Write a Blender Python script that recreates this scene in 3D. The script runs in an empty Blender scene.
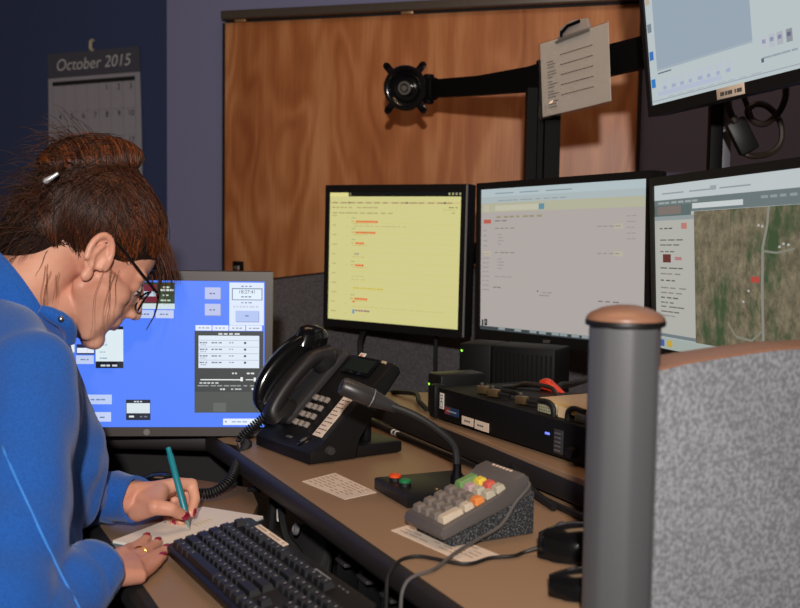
import bpy, bmesh, math, random
import numpy as np
from mathutils import Vector, Matrix, noise
from mathutils.bvhtree import BVHTree
random.seed(7)
S = bpy.context.scene
COL = S.collection
PI = math.pi
V = Vector
# ------------------------------------------------------------------ camera
F_PX, PITCH, ROLL = 1100.0, math.radians(4.45), 0.015
EYE = V((0, 0, 1.18))
fwd = V((0, math.cos(PITCH), -math.sin(PITCH)))
rt0 = V((1, 0, 0)); up0 = rt0.cross(fwd)
rgt = rt0 * math.cos(ROLL) + up0 * math.sin(ROLL)
upv = up0 * math.cos(ROLL) - rt0 * math.sin(ROLL)
cd = bpy.data.cameras.new('camera'); cam = bpy.data.objects.new('camera', cd); COL.objects.link(cam)
cd.sensor_width = 36.0; cd.lens = F_PX / 800 * 36; cd.clip_start = 0.05
cam.matrix_world = Matrix(((rgt.x, upv.x, -fwd.x, EYE.x), (rgt.y, upv.y, -fwd.y, EYE.y), (rgt.z, upv.z, -fwd.z, EYE.z), (0, 0, 0, 1)))
cd.dof.use_dof = True; cd.dof.focus_distance = 1.75; cd.dof.aperture_fstop = 7.1
S.camera = cam
S.view_settings.view_transform = 'Standard'; S.view_settings.look = 'None'
S.view_settings.gamma = 1; S.view_settings.use_curve_mapping = False
S.view_settings.exposure = 0.0

def ray(px, py): return fwd + rgt * ((px - 400) / F_PX) - upv * ((py - 304) / F_PX)
def atz(px, py, z):
    r = ray(px, py); return EYE + r * ((z - EYE.z) / r.z)
def aty(px, py, y):
    r = ray(px, py); return EYE + r * (y / r.y)

# ------------------------------------------------------------------ light
def lin(c): 
    return tuple(((v / 255) / 12.92 if v / 255 <= .04045 else ((v / 255 + .055) / 1.055) ** 2.4) for v in c)
w = bpy.data.worlds.new('world'); S.world = w; w.use_nodes = True
w.node_tree.nodes['Background'].inputs[0].default_value = (1.0, 0.70, 0.52, 1)
w.node_tree.nodes['Background'].inputs[1].default_value = 0.085
fl = bpy.data.lights.new('camera_flash', 'SPOT'); flo = bpy.data.objects.new('camera_flash', fl); COL.objects.link(flo)
fl.energy = 176; fl.color = (1.0, 0.945, 0.90); fl.shadow_soft_size = 0.035; fl.spot_size = math.radians(96); fl.spot_blend = 1.0
flo.location = (-0.01, -0.50, 1.53)
flo.rotation_euler = (V((0.10, 3.1, 1.40)) - flo.location).to_track_quat('-Z', 'Y').to_euler()
cl = bpy.data.lights.new('ceiling_lamp_light', 'AREA'); clo = bpy.data.objects.new('ceiling_lamp_light', cl); COL.objects.link(clo)
cl.shape = 'RECTANGLE'; cl.size = 1.2; cl.size_y = 0.6; cl.energy = 7; cl.color = (1.0, 0.62, 0.36)
clo.location = (0.1, 1.5, 2.62)

# ------------------------------------------------------------------ materials
MATS = {}
def nt(name):
    m = bpy.data.materials.new(name); m.use_nodes = True
    return m, m.node_tree.nodes, m.node_tree.links, m.node_tree.nodes['Principled BSDF']
def mat(name, rgb, rough=.5, metal=0, var=.08, scale=60, bump=0., bscale=300, spec=.5, sheen=0, coat=0):
    if name in MATS: return MATS[name]
    m, N, L, b = nt(name)
    tc = N.new('ShaderNodeTexCoord')
    n = N.new('ShaderNodeTexNoise'); n.inputs['Scale'].default_value = scale; n.inputs['Detail'].default_value = 4
    L.new(tc.outputs['Object'], n.inputs['Vector'])
    r = N.new('ShaderNodeMapRange'); r.inputs[3].default_value = 1 - var; r.inputs[4].default_value = 1 + var
    L.new(n.outputs[0], r.inputs[0])
    mx = N.new('ShaderNodeMix'); mx.data_type = 'RGBA'; mx.blend_type = 'MULTIPLY'; mx.inputs[0].default_value = 1
    mx.inputs[6].default_value = (*lin(rgb), 1); L.new(r.outputs[0], mx.inputs[7])
    L.new(mx.outputs[2], b.inputs['Base Color'])
    b.inputs['Roughness'].default_value = rough; b.inputs['Metallic'].default_value = metal
    b.inputs['Specular IOR Level'].default_value = spec
    if sheen: b.inputs['Sheen Weight'].default_value = sheen; b.inputs['Sheen Roughness'].default_value = .5; b.inputs['Sheen Tint'].default_value=(*lin(rgb),1)
    if coat: b.inputs['Coat Weight'].default_value = coat; b.inputs['Coat Roughness'].default_value = .08
    if bump:
        n2 = N.new('ShaderNodeTexNoise'); n2.inputs['Scale'].default_value = bscale; n2.inputs['Detail'].default_value = 3
        L.new(tc.outputs['Object'], n2.inputs['Vector'])
        bp = N.new('ShaderNodeBump'); bp.inputs['Strength'].default_value = bump; bp.inputs['Distance'].default_value = .002
        L.new(n2.outputs[0], bp.inputs['Height']); L.new(bp.outputs[0], b.inputs['Normal'])
    MATS[name] = m; return m
def mix_mat(name, c1, c2, scale, lo=.4, hi=.6, rough=.9, bump=.3, detail=2, vscale=(1, 1, 1), sheen=0):
    m, N, L, b = nt(name); tc = N.new('ShaderNodeTexCoord'); mp = N.new('ShaderNodeMapping'); mp.inputs['Scale'].default_value = vscale
    L.new(tc.outputs['Object'], mp.inputs[0])
    n = N.new('ShaderNodeTexNoise'); n.inputs['Scale'].default_value = scale; n.inputs['Detail'].default_value = detail
    L.new(mp.outputs[0], n.inputs['Vector'])
    cr = N.new('ShaderNodeValToRGB'); cr.color_ramp.elements[0].position = lo; cr.color_ramp.elements[1].position = hi
    cr.color_ramp.elements[0].color = (*lin(c1), 1); cr.color_ramp.elements[1].color = (*lin(c2), 1)
    L.new(n.outputs[0], cr.inputs[0]); L.new(cr.outputs[0], b.inputs['Base Color'])
    b.inputs['Roughness'].default_value = rough
    if sheen: b.inputs['Sheen Weight'].default_value = sheen
    if bump:
        bp = N.new('ShaderNodeBump'); bp.inputs['Strength'].default_value = bump; bp.inputs['Distance'].default_value = .002
        L.new(n.outputs[0], bp.inputs['Height']); L.new(bp.outputs[0], b.inputs['Normal'])
    MATS[name] = m; return m
def wood_mat():
    m, N, L, b = nt('wood_veneer'); tc = N.new('ShaderNodeTexCoord')
    def noise_n(sc, scale, det, dist=0):
        mp = N.new('ShaderNodeMapping'); mp.inputs['Scale'].default_value = sc; L.new(tc.outputs['Object'], mp.inputs[0])
        n = N.new('ShaderNodeTexNoise'); n.inputs['Scale'].default_value = scale; n.inputs['Detail'].default_value = det; n.inputs['Distortion'].default_value = dist
        L.new(mp.outputs[0], n.inputs['Vector']); return n
    a = noise_n((4.6, 1, 1.1), 1.1, 2, .35)
    mul = N.new('ShaderNodeMath'); mul.operation = 'MULTIPLY'; mul.inputs[1].default_value = 60; L.new(a.outputs[0], mul.inputs[0])
    sn = N.new('ShaderNodeMath'); sn.operation = 'SINE'; L.new(mul.outputs[0], sn.inputs[0])
    f = noise_n((150, 1, 9), 1, 3)
    g = noise_n((9, 1, 1.6), 1, 2)
    s1 = N.new('ShaderNodeMath'); s1.operation = 'MULTIPLY_ADD'; s1.inputs[1].default_value = .10; L.new(sn.outputs[0], s1.inputs[0]); L.new(g.outputs[0], s1.inputs[2])
    s2 = N.new('ShaderNodeMath'); s2.operation = 'MULTIPLY_ADD'; s2.inputs[1].default_value = .35; L.new(f.outputs[0], s2.inputs[0]); L.new(s1.outputs[0], s2.inputs[2])
    cr = N.new('ShaderNodeValToRGB'); e = cr.color_ramp.elements
    e[0].position = .35; e[0].color = (*lin((152, 86, 46)), 1); e[1].position = .98; e[1].color = (*lin((208, 146, 98)), 1)
    x = e.new(.66); x.color = (*lin((180, 112, 66)), 1)
    L.new(s2.outputs[0], cr.inputs[0]); L.new(cr.outputs[0], b.inputs['Base Color'])
    b.inputs['Roughness'].default_value = .42
    MATS['wood_veneer'] = m; return m
def glow_attr():
    m, N, L, b = nt('lit_screen'); at = N.new('ShaderNodeAttribute'); at.attribute_name = 'tint'
    b.inputs['Base Color'].default_value = (.004, .004, .005, 1); b.inputs['Roughness'].default_value = .45
    b.inputs['Specular IOR Level'].default_value = .3
    L.new(at.outputs['Color'], b.inputs['Emission Color']); b.inputs['Emission Strength'].default_value = 1.0
    MATS['lit_screen'] = m; return m
def map_mat():
    m, N, L, b = nt('lit_aerial_map'); tc = N.new('ShaderNodeTexCoord')
    n = N.new('ShaderNodeTexNoise'); n.inputs['Scale'].default_value = 42; n.inputs['Detail'].default_value = 8; n.inputs['Roughness'].default_value = .75
    L.new(tc.outputs['Object'], n.inputs['Vector'])
    cr = N.new('ShaderNodeValToRGB'); cr.color_ramp.elements[0].position = .34; cr.color_ramp.elements[0].color = (*lin((76, 71, 56)), 1)
    cr.color_ramp.elements[1].position = .66; cr.color_ramp.elements[1].color = (*lin((136, 125, 102)), 1)
    L.new(n.outputs[0], cr.inputs[0])
    mp = N.new('ShaderNodeMapping'); mp.inputs['Scale'].default_value = (1, 1, .55); L.new(tc.outputs['Object'], mp.inputs[0])
    n2 = N.new('ShaderNodeTexNoise'); n2.inputs['Scale'].default_value = 13; n2.inputs['Detail'].default_value = 9; n2.inputs['Roughness'].default_value = .7
    L.new(mp.outputs[0], n2.inputs['Vector'])
    c2 = N.new('ShaderNodeValToRGB'); c2.color_ramp.elements[0].position = .50; c2.color_ramp.elements[1].position = .62
    L.new(n2.outputs[0], c2.inputs[0])
    mx = N.new('ShaderNodeMix'); mx.data_type = 'RGBA'; L.new(c2.outputs[0], mx.inputs[0]); L.new(cr.outputs[0], mx.inputs[6])
    mx.inputs[7].default_value = (*lin((58, 76, 50)), 1)
    b.inputs['Base Color'].default_value = (.004, .004, .005, 1); b.inputs['Roughness'].default_value = .45; b.inputs['Specular IOR Level'].default_value = .3
    L.new(mx.outputs[2], b.inputs['Emission Color']); b.inputs['Emission Strength'].default_value = 1.0
    MATS['lit_aerial_map'] = m; return m
def glow(name, rgb, st=1.0):
    if name in MATS: return MATS[name]
    m, N, L, b = nt(name); b.inputs['Base Color'].default_value = (*lin(rgb), 1); b.inputs['Emission Color'].default_value = (*lin(rgb), 1); b.inputs['Emission Strength'].default_value = st
    MATS[name] = m; return m
def clear_mat(name, base=.05, rough=.06):
    m, N, L, b = nt(name); N.remove(b); out = N['Material Output']
    tr = N.new('ShaderNodeBsdfTransparent'); gl_ = N.new('ShaderNodeBsdfGlossy'); gl_.inputs['Roughness'].default_value = rough
    mx = N.new('ShaderNodeMixShader'); mx.inputs[0].default_value = base
    L.new(tr.outputs[0], mx.inputs[1]); L.new(gl_.outputs[0], mx.inputs[2]); L.new(mx.outputs[0], out.inputs['Surface'])
    MATS[name] = m; return m

wood_mat(); glow_attr(); map_mat()
LAV = mat('lavender_wall_paint', (120, 122, 156), .85, var=.03, bump=.15, bscale=180)
BLUE = mat('navy_wall_paint', (58, 72, 112), .85, var=.03, bump=.15, bscale=180)
FLOORM = mat('charcoal_carpet', (62, 60, 60), .95, var=.25, scale=400, bump=.5)
CEIL = mat('ceiling_paint', (190, 185, 178), .9)
TAN = mat('tan_laminate', (142, 113, 87), .45, var=.07, scale=500, bump=.04)
EDGE = mat('dark_edge_band', (34, 30, 29), .55, var=.06)
BLK = mat('black_plastic', (18, 18, 19), .45, var=.1, bump=.08, bscale=900, spec=.35)
BLKG = mat('glossy_black_plastic', (14, 14, 16), .14, var=.05)
BLKM = mat('matte_black_metal', (9, 9, 10), .6, var=.08, spec=.12)
VOID = mat('black_laminate', (16, 15, 16), .7, var=.1)
DGR = mat('dark_grey_plastic', (52, 51, 52), .5, var=.08, bump=.08, bscale=900)
MGR = mat('grey_plastic', (96, 95, 96), .5, var=.05)
HPG = mat('grey_monitor_plastic', (72, 66, 62), .42, var=.05)
PAPER = mat('white_paper', (232, 226, 216), .85, var=.02)
PAPER2 = mat('warm_white_label', (226, 206, 186), .8, var=.05, scale=300)
INK = mat('grey_ink', (92, 88, 84), .9)
BINK = mat('black_ink', (30, 30, 32), .9)
STEEL = mat('brushed_steel', (170, 168, 165), .3, metal=1, var=.1)
SILV = mat('silver_plastic', (160, 160, 160), .35, metal=.5)
RUBBER = mat('black_rubber', (15, 15, 15), .55)
FAB1 = mix_mat('speckled_grey_fabric', (108, 109, 114), (144, 145, 150), 230, .38, .66, .95, .3, 2)
FAB2 = mix_mat('charcoal_panel_fabric', (72, 68, 70), (88, 84, 86), 260, .4, .6, .95, .3, 2)
POSTM = mat('graphite_post_paint', (84, 84, 87), .42, var=.05, scale=300, bump=.08, bscale=700)
CAPM = mat('copper_brown_cap', (140, 100, 78), .38, var=.05)

# ------------------------------------------------------------------ mesh helpers
def rot(ax, deg): return Matrix.Rotation(math.radians(deg), 4, ax)
def T(x, y=None, z=None):
    return Matrix.Translation(V((x, y, z)) if y is not None else V(x))
def frame(o, x, y=None, z=None):
    x = V(x).normalized(); z = V(z or (0, 0, 1)); y = z.cross(x).normalized(); z = x.cross(y)
    return Matrix(((x.x, y.x, z.x, o[0]), (x.y, y.y, z.y, o[1]), (x.z, y.z, z.z, o[2]), (0, 0, 0, 1)))
def box(bm, c, s, M=None, bev=0, seg=2, mi=0):
    M = M or Matrix.Identity(4)
    r = bmesh.ops.create_cube(bm, size=1, matrix=M @ T(c) @ Matrix.Diagonal((*s, 1)))
    vs = r['verts']; fs = set(f for v in vs for f in v.link_faces)
    for f in fs: f.material_index = mi
    if bev:
        es = list({e for v in vs for e in v.link_edges})
        rr = bmesh.ops.bevel(bm, geom=es, offset=bev, segments=seg, affect='EDGES', profile=.5, clamp_overlap=True)
        for f in rr['faces']: f.material_index = mi
def tube(bm, pts, r, n=8, mi=0, cap=True):
    pts = [V(p) for p in pts]; k = len(pts)
    rs = r if isinstance(r, (list, tuple)) else [r] * k
    t0 = (pts[1] - pts[0]).normalized(); a = V((0, 0, 1)) if abs(t0.z) < .9 else V((1, 0, 0))
    nrm = t0.cross(a).normalized(); rings = []
    for i, p in enumerate(pts):
        t = (pts[min(i + 1, k - 1)] - pts[max(i - 1, 0)]).normalized()
        nrm = (nrm - t * nrm.dot(t)).normalized(); b = t.cross(nrm)
        rings.append([bm.verts.new(p + (nrm * math.cos(2 * PI * j / n) + b * math.sin(2 * PI * j / n)) * rs[i]) for j in range(n)])
    for i in range(k - 1):
        for j in range(n):
            f = bm.faces.new((rings[i][j], rings[i][(j + 1) % n], rings[i + 1][(j + 1) % n], rings[i + 1][j])); f.material_index = mi
    if cap:
        f = bm.faces.new(rings[0][::-1]); f.material_index = mi
        f = bm.faces.new(rings[-1]); f.material_index = mi
def spline(pts, n=8):
    pts = [V(p) for p in pts]; out = []
    P = [pts[0] * 2 - pts[1]] + pts + [pts[-1] * 2 - pts[-2]]
    for i in range(1, len(P) - 2):
        a, b, c, d = P[i - 1:i + 3]
        for k in range(n):
            t = k / n; out.append(.5 * ((2 * b) + (c - a) * t + (2 * a - 5 * b + 4 * c - d) * t * t + (3 * b - a - 3 * c + d) * t ** 3))
    out.append(pts[-1]); return out
def lathe(bm, prof, n=24, M=None, mi=0, sx=1, sy=1):
    M = M or Matrix.Identity(4); rings = []
    for r, z in prof:
        if r < 1e-6: rings.append([bm.verts.new(M @ V((0, 0, z)))])
        else: rings.append([bm.verts.new(M @ V((r * sx * math.cos(2 * PI * j / n), r * sy * math.sin(2 * PI * j / n), z))) for j in range(n)])
    for a, b in zip(rings[:-1], rings[1:]):
        for j in range(n):
            k = (j + 1) % n
            if len(a) == 1 and len(b) == 1: continue
            if len(a) == 1: f = bm.faces.new((a[0], b[k], b[j]))
            elif len(b) == 1: f = bm.faces.new((a[j], a[k], b[0]))
            else: f = bm.faces.new((a[j], a[k], b[k], b[j]))
            f.material_index = mi
    for rg, rev in ((rings[0], True), (rings[-1], False)):
        if len(rg) > 1:
            f = bm.faces.new(rg[::-1] if rev else rg); f.material_index = mi
def prism(bm, poly, z0, z1, M=None, bev=0, mi=0, top_mi=None):
    M = M or Matrix.Identity(4)
    a = [bm.verts.new(M @ V((p[0], p[1], z0))) for p in poly]; b = [bm.verts.new(M @ V((p[0], p[1], z1))) for p in poly]
    n = len(poly); fs = [bm.faces.new(a[::-1]), bm.faces.new(b)]
    for i in range(n): fs.append(bm.faces.new((a[i], a[(i + 1) % n], b[(i + 1) % n], b[i])))
    for f in fs: f.material_index = mi
    if top_mi is not None: fs[1].material_index = top_mi
    if bev:
        es = list(set(fs[1].edges) | set(fs[0].edges))
        rr = bmesh.ops.bevel(bm, geom=es, offset=bev, segments=2, affect='EDGES', profile=.5, clamp_overlap=True)
        for f in rr['faces']: f.material_index = mi
def rrect(w, h, r, n=4, cx=0, cy=0):
    out = []
    for (sx, sy, a0) in ((1, 1, 0), (-1, 1, 90), (-1, -1, 180), (1, -1, 270)):
        for k in range(n + 1):
            a = math.radians(a0 + 90 * k / n); out.append((cx + sx * (w / 2 - r) + r * math.cos(a), cy + sy * (h / 2 - r) + r * math.sin(a)))
    return out
def NB(): return bmesh.new()
def build(name, bm, m, parent=None, ang=35):
    bmesh.ops.recalc_face_normals(bm, faces=bm.faces[:])
    me = bpy.data.meshes.new(name); bm.to_mesh(me); bm.free()
    for x in (m if isinstance(m, (list, tuple)) else [m]): me.materials.append(x)
    for p in me.polygons: p.use_smooth = True
    me.set_sharp_from_angle(angle=math.radians(ang))
    o = bpy.data.objects.new(name, me); COL.objects.link(o)
    if parent is not None:
        o.parent = parent
        while parent is not None: parent = parent.parent if parent.parent is not None else None
    return o
WM = {}
def thing(name, label, cat, M=None, group=None, loc=None):
    """Empty at the thing's base; its parts are modelled in its local frame."""
    o = bpy.data.objects.new(name, None); COL.objects.link(o); o.empty_display_size = .02
    o.matrix_world = M if M is not None else T(loc or (0, 0, 0))
    WM[o.name] = o.matrix_world.copy()
    o['label'] = label; o['category'] = cat
    if group: o['group'] = group
    return o
def wpart(name, bm, m, root, ang=35, parent=None):
    """part modelled in world coordinates under a thing"""
    bm.transform(WM[root.name].inverted()); return build(name, bm, m, parent or root, ang)
def tag(o, label, cat, group=None):
    o['label'] = label; o['category'] = cat
    if group: o['group'] = group
    return o
def struct(name, bm, m, ang=35):
    o = build(name, bm, m, None, ang); o['kind'] = 'structure'; return o
def origin(o, p):
    """move a single-mesh thing's origin to its base"""
    p = V(p); o.data.transform(T(-p)); o.location = p; return o
def text_bm(s, size, M, align='CENTER', ext=0.0, shear=0.0):
    cu = bpy.data.curves.new('t', 'FONT'); cu.body = s; cu.size = size; cu.align_x = align; cu.align_y = 'CENTER'; cu.extrude = ext; cu.shear = shear
    o = bpy.data.objects.new('t', cu); COL.objects.link(o)
    me = bpy.data.meshes.new_from_object(o.evaluated_get(bpy.context.evaluated_depsgraph_get()))
    bpy.data.objects.remove(o); bm = bmesh.new(); bm.from_mesh(me); bpy.data.meshes.remove(me); bm.transform(M); return bm
def quad(bm, x0, z0, x1, z1, y, mi=0):
    f = bm.faces.new([bm.verts.new((x0, y, z0)), bm.verts.new((x1, y, z0)), bm.verts.new((x1, y, z1)), bm.verts.new((x0, y, z1))]); f.material_index = mi; return f
# upright-panel text matrix: x right, glyph up = +z, facing -y
FACE = rot('X', 90)

# desk frame: O = corner of the raised desk, U along the desk run (towards the camera), W away from the user
O2 = V((-.255, 1.752, 0)); U = V((.42, -.907, 0)).normalized(); W = V((-U.y, U.x, 0))
def dk(s, t, z=0): return O2 + U * s + W * t + V((0, 0, z))
Z_LOW, Z_UP, Z_SH = .74, .80, .845

# ------------------------------------------------------------------ room shell
wd = V((.948, -.317, 0)).normalized(); wn = V((wd.y, -wd.x, 0))   # wall run and its normal into the room
WP = V((0, 3.1, 0))
def wallpt(px, py, off=0.0):
    r = ray(px, py); k = ((WP + wn * off - EYE).dot(wn)) / r.dot(wn); return EYE + r * k
MW = frame(WP, wd)            # local x along the wall, local -y into the room
cx = (MW.inverted() @ wallpt(167, 120)).x      # the outer corner of the pale wall
bm = NB(); box(bm, ((cx + 4.2) / 2, .1, 1.35), (4.2 - cx, .2, 2.7), MW); struct('wall_back', bm, LAV)
bd = V((math.cos(math.radians(25)), -math.sin(math.radians(25)), 0)); MB_ = frame(V((-1.08, 3.95, 0)), bd)
bm = NB(); box(bm, (-.6, .1, 1.35), (3.6, .2, 2.7), MB_); struct('wall_left', bm, BLUE)
bm = NB(); box(bm, (0.6, 1.6, -.05), (7, 7.4, .1)); struct('floor', bm, FLOORM)
bm = NB(); box(bm, (0.6, 1.6, 2.75), (7, 7.4, .1)); struct('ceiling', bm, CEIL)
bm = NB(); box(bm, ((cx + 4.2) / 2, -.006, .05), (4.2 - cx, .012, .1), MW, .003); struct('baseboard_back', bm, VOID)
t = thing('ceiling_light', 'recessed rectangular ceiling light with warm diffuser above the desks', 'ceiling light', loc=(.1, 1.5, 2.7))
bm = NB()
for sx, sy, lx, ly in ((0, .31, 1.26, .03), (0, -.31, 1.26, .03), (.615, 0, .03, .6), (-.615, 0, .03, .6)): box(bm, (sx, sy, -.02), (lx, ly, .04))
build('light_frame', bm, SILV, t)
bm = NB(); box(bm, (0, 0, -.01), (1.2, .6, .012)); build('diffuser', bm, glow('warm_lamp', (255, 205, 150), .5), t)

# ------------------------------------------------------------------ wooden sliding shutter on the wall
pl = MW.inverted() @ wallpt(225, 23, .03); pr = MW.inverted() @ wallpt(639, 60, .03); prail = MW.inverted() @ wallpt(225, 11, .03)
xl, xr, zt, zr = pl.x, pr.x, pl.z, prail.z
t = thing('wood_shutter', 'large reddish wood veneer panel hung on a track on the grey wall', 'wood panel', MW @ T((xl + xr) / 2, 0, .95))
hw = (xr - xl) / 2
bm = NB(); box(bm, (0, -.018, (zt - .95) / 2), (hw * 2, .024, zt - .95), None, .002); build('veneer_panel', bm, MATS['wood_veneer'], t)
bm = NB(); box(bm, (-hw - .004, -.016, (zt - .95) / 2), (.008, .03, zt - .95)); build('edge_strip', bm, VOID, t)
bm = NB(); box(bm, (hw + .003, -.016, (zt - .95) / 2), (.006, .03, zt - .95)); build('edge_strip', bm, VOID, t)
bm = NB(); box(bm, (.1, -.03, zr - .95 - .016), (hw * 2 + .2, .06, .024), None, .004); build('track', bm, mat('bronze_track', (92, 84, 76), .4, metal=.4), t)
bm = NB(); box(bm, (.1, -.012, zr - .95 - .036), (hw * 2 + .2, .024, .016)); build('track_channel', bm, VOID, t)
for px in (240, 407):
    q = MW.inverted() @ wallpt(px, 20 if px == 240 else 9, .04)
    bm = NB(); x = q.x - (xl + xr) / 2; box(bm, (x, -.036, zt - .95 + .004), (.035, .012, .009), None, .002); lathe(bm, [(0, 0), (.006, 0), (.006, .012), (0, .014)], 10, T(x, -.036, zt - .95 + .004))
    build('roller_bracket', bm, mat('brass_bracket', (190, 150, 110), .35, metal=.6), t)
q = MW.inverted() @ wallpt(238, 267, .035)
bm = NB(); x = q.x - (xl + xr) / 2; z = q.z - .95
box(bm, (x, -.035, z), (.034, .012, .034), None, .004, mi=0); box(bm, (x, -.043, z - .004), (.02, .012, .018), None, .003, mi=1)
build('latch', bm, [BLKM, STEEL], t)

# ------------------------------------------------------------------ wall calendar
c0, c1, c2 = [None] * 3
def bwall(px, py):
    n = V((bd.y, -bd.x, 0)); r = ray(px, py); return EYE + r * ((V((-1.08, 3.95, 0)) - EYE).dot(n) / r.dot(n))
a = MB_.inverted() @ bwall(49, 54); b = MB_.inverted() @ bwall(140.5, 47); cbot = MB_.inverted() @ bwall(50, 77)
cw = b.x - a.x; ctop = (a.z + b.z) / 2; hh = .088
MC = MB_ @ T((a.x + b.x) / 2, -.006, ctop) @ rot('Y', -1.2)
t = thing('wall_calendar', 'paper wall calendar for October 2015 hanging on the navy wall', 'calendar', MC)
CH = .62
bm = NB(); box(bm, (0, 0, -hh / 2), (cw, .004, hh)); build('header', bm, mat('charcoal_calendar_header', (82, 82, 96), .8), t)
bm = NB()
for i in range(9):   # sheet hangs with a faint outward curl
    pass
n = 10
rows = []
for i in range(n + 1):
    z = -hh - (CH - hh) * i / n; y = -.001 - .012 * (i / n) ** 2; x = cw / 2 + .008 * i / n
    rows.append((bm.verts.new((-x, y, z)), bm.verts.new((x, y, z)), bm.verts.new((x, y + .0025, z)), bm.verts.new((-x, y + .0025, z))))
for A, B_ in zip(rows[:-1], rows[1:]):
    for k in range(4): bm.faces.new((A[k], A[(k + 1) % 4], B_[(k + 1) % 4], B_[k]))
bm.faces.new(rows[0]); bm.faces.new(rows[-1][::-1])
build('sheet', bm, mat('calendar_paper', (170, 166, 176), .85), t)
def cy(z): return -.001 - .012 * ((-z - hh) / (CH - hh)) ** 2 - .0016
bm = NB(); gx = [-cw / 2 + .02 + (cw - .04) * i / 7 for i in range(8)]; z0 = -hh - .028; rh = .094
quad(bm, gx[0], z0, gx[7], z0 + .015, cy(z0), 1)
for x in gx[0:]:
    for r in range(5): quad(bm, x - .0012, z0 - rh * (r + 1), x + .0012, z0 - rh * r, cy(z0 - rh * (r + .5)))
for r in range(1, 6): quad(bm, gx[0], z0 - rh * r - .0008, gx[7], z0 - rh * r + .0008, cy(z0 - rh * r))
build('grid_lines', bm, [mat('grid_ink', (150, 146, 152), .9), BINK], t)
bm = NB()
for d in range(1, 32):
    k = d + 3; r, c = divmod(k, 7)
    z = z0 - rh * r - .018; x = gx[c + 1] - .018
    tb = text_bm(str(d), .028, T(x, cy(z) - .0006, z) @ FACE); me = bpy.data.meshes.new('x'); tb.to_mesh(me); tb.free(); bm.from_mesh(me); bpy.data.meshes.remove(me)
o = build('date_numbers', bm, BINK, t); o['kind'] = 'stuff'
build('month_lettering', text_bm('October 2015', .058, T(.0, -.0032, -.045) @ FACE, shear=.2), mat('pale_lettering', (205, 205, 205), .8), t)
bm = NB(); tube(bm, spline([(0, .002, .0), (0, -.01, .006), (0, -.008, .03), (0, .004, .036)], 5), .006, 8); build('hanger_hook', bm, mat('pale_hook', (200, 190, 160), .5), t)

# ------------------------------------------------------------------ desks
def flat(poly, z0, z1, name, mt, root, ang=35, bev=.004, tm=None):
    bm = NB(); prism(bm, [(p.x, p.y) for p in poly], z0, z1, None, bev, 0, None); return wpart(name, bm, mt, root, ang)
LB = V((0, 2.71, 0)); LD = V((.978, -.208, 0)).normalized(); LN = V((-.208, -.978, 0)).normalized()
def onback(x, off=0.0):
    k = (x - LB.x) / LD.x; return LB + LD * k + LN * off
low = [dk(.83, -.245), dk(.83, -.09), dk(.215, -.065), dk(.165, -.03), dk(.10, .0), dk(0, .02), V((-.34, 1.815, 0)), V((-.85, 1.83, 0)), V((-.85, 1.70, 0)), V((-.55, 1.62, 0)), dk(.10, -.25)]
t = thing('keyboard_desk', 'lower tan laminate worktop under the keyboard and the writing hands', 'desk', loc=dk(.4, -.1, 0))
bm = NB(); prism(bm, [(p.x, p.y) for p in low], Z_LOW - .03, Z_LOW, None, .003); wpart('worktop', bm, TAN, t)
bm = NB()
e = [dk(.83, -.247, Z_LOW - .014), dk(.45, -.247, Z_LOW - .014), dk(.10, -.252, Z_LOW - .014), V((-.55, 1.618, Z_LOW - .014)), V((-.85, 1.698, Z_LOW - .014))]
tube(bm, e, .0165, 10); wpart('edge_band', bm, VOID, t)
for s in (.0, .75):
    bm = NB(); box(bm, dk(s, -.14, (Z_LOW - .03) / 2 + .01), (.06, .06, Z_LOW - .05), None, .006); box(bm, dk(s, -.06, .012), (.08, .3, .024), None, .006); wpart('leg', bm, VOID, t)

up = [dk(0, 0), dk(.818, 0), dk(.818, 1.05), V((.68, 2.09, 0)), V((.36, 2.13, 0)), V((.12, 2.21, 0)), V((.08, 2.12, 0)), V((-.07, 2.11, 0)), V((-.30, 2.17, 0)), V((-1.1, 2.27, 0)), V((-1.1, 1.96, 0)), V((-.33, 1.905, 0)), V((-.275, 1.86, 0))]
t = thing('raised_desk', 'raised tan laminate corner desk surface carrying the phone and keypad', 'desk', loc=dk(.4, .4, 0))
bm = NB(); prism(bm, [(p.x, p.y) for p in up], Z_UP - .012, Z_UP, None, .002); wpart('worktop', bm, TAN, t)
bm = NB(); prism(bm, [(p.x, p.y) for p in up], Z_UP - .031, Z_UP - .0125); wpart('core_board', bm, EDGE, t)
bm = NB()
for a_, b_ in ((dk(0, 0), dk(.814, 0)), (V((-1.1, 1.96, 0)), V((-.33, 1.905, 0))), (V((-.33, 1.905, 0)), dk(0, 0))):
    d = (b_ - a_); M = frame(a_, d); L_ = d.length
    prof = [(.0, -.001), (-.006, -.002), (-.010, -.008), (-.010, -.024), (-.007, -.031), (0, -.032)]
    A = [bm.verts.new(M @ V((-.004, p[0], Z_UP + p[1]))) for p in prof]; B2 = [bm.verts.new(M @ V((L_ + .004, p[0], Z_UP + p[1]))) for p in prof]
    for k in range(6): bm.faces.new((A[k], B2[k], B2[(k + 1) % 6], A[(k + 1) % 6]))
    bm.faces.new(A[::-1]); bm.faces.new(B2)
wpart('edge_band', bm, EDGE, t, 60)
bm = NB(); M = frame(dk(-.02, .13), U); box(bm, (.418, .009, .39), (.836, .018, .755), M); wpart('shade_backing', bm, VOID, t)  # black panel added behind the gap so the space under the desk reads dark
bm = NB(); box(bm, (-.70, 2.02, .39), (.82, .02, .74)); wpart('shade_backing', bm, VOID, t)  # added black sheet standing in for the shaded void below the left wing
for p in (dk(.75, .7), V((-1.0, 2.18, 0)), V((.5, 2.03, 0))):
    bm = NB(); box(bm, (p.x, p.y, (Z_UP - .04) / 2), (.06, .06, Z_UP - .04), None, .004); wpart('leg', bm, VOID, t)

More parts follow.
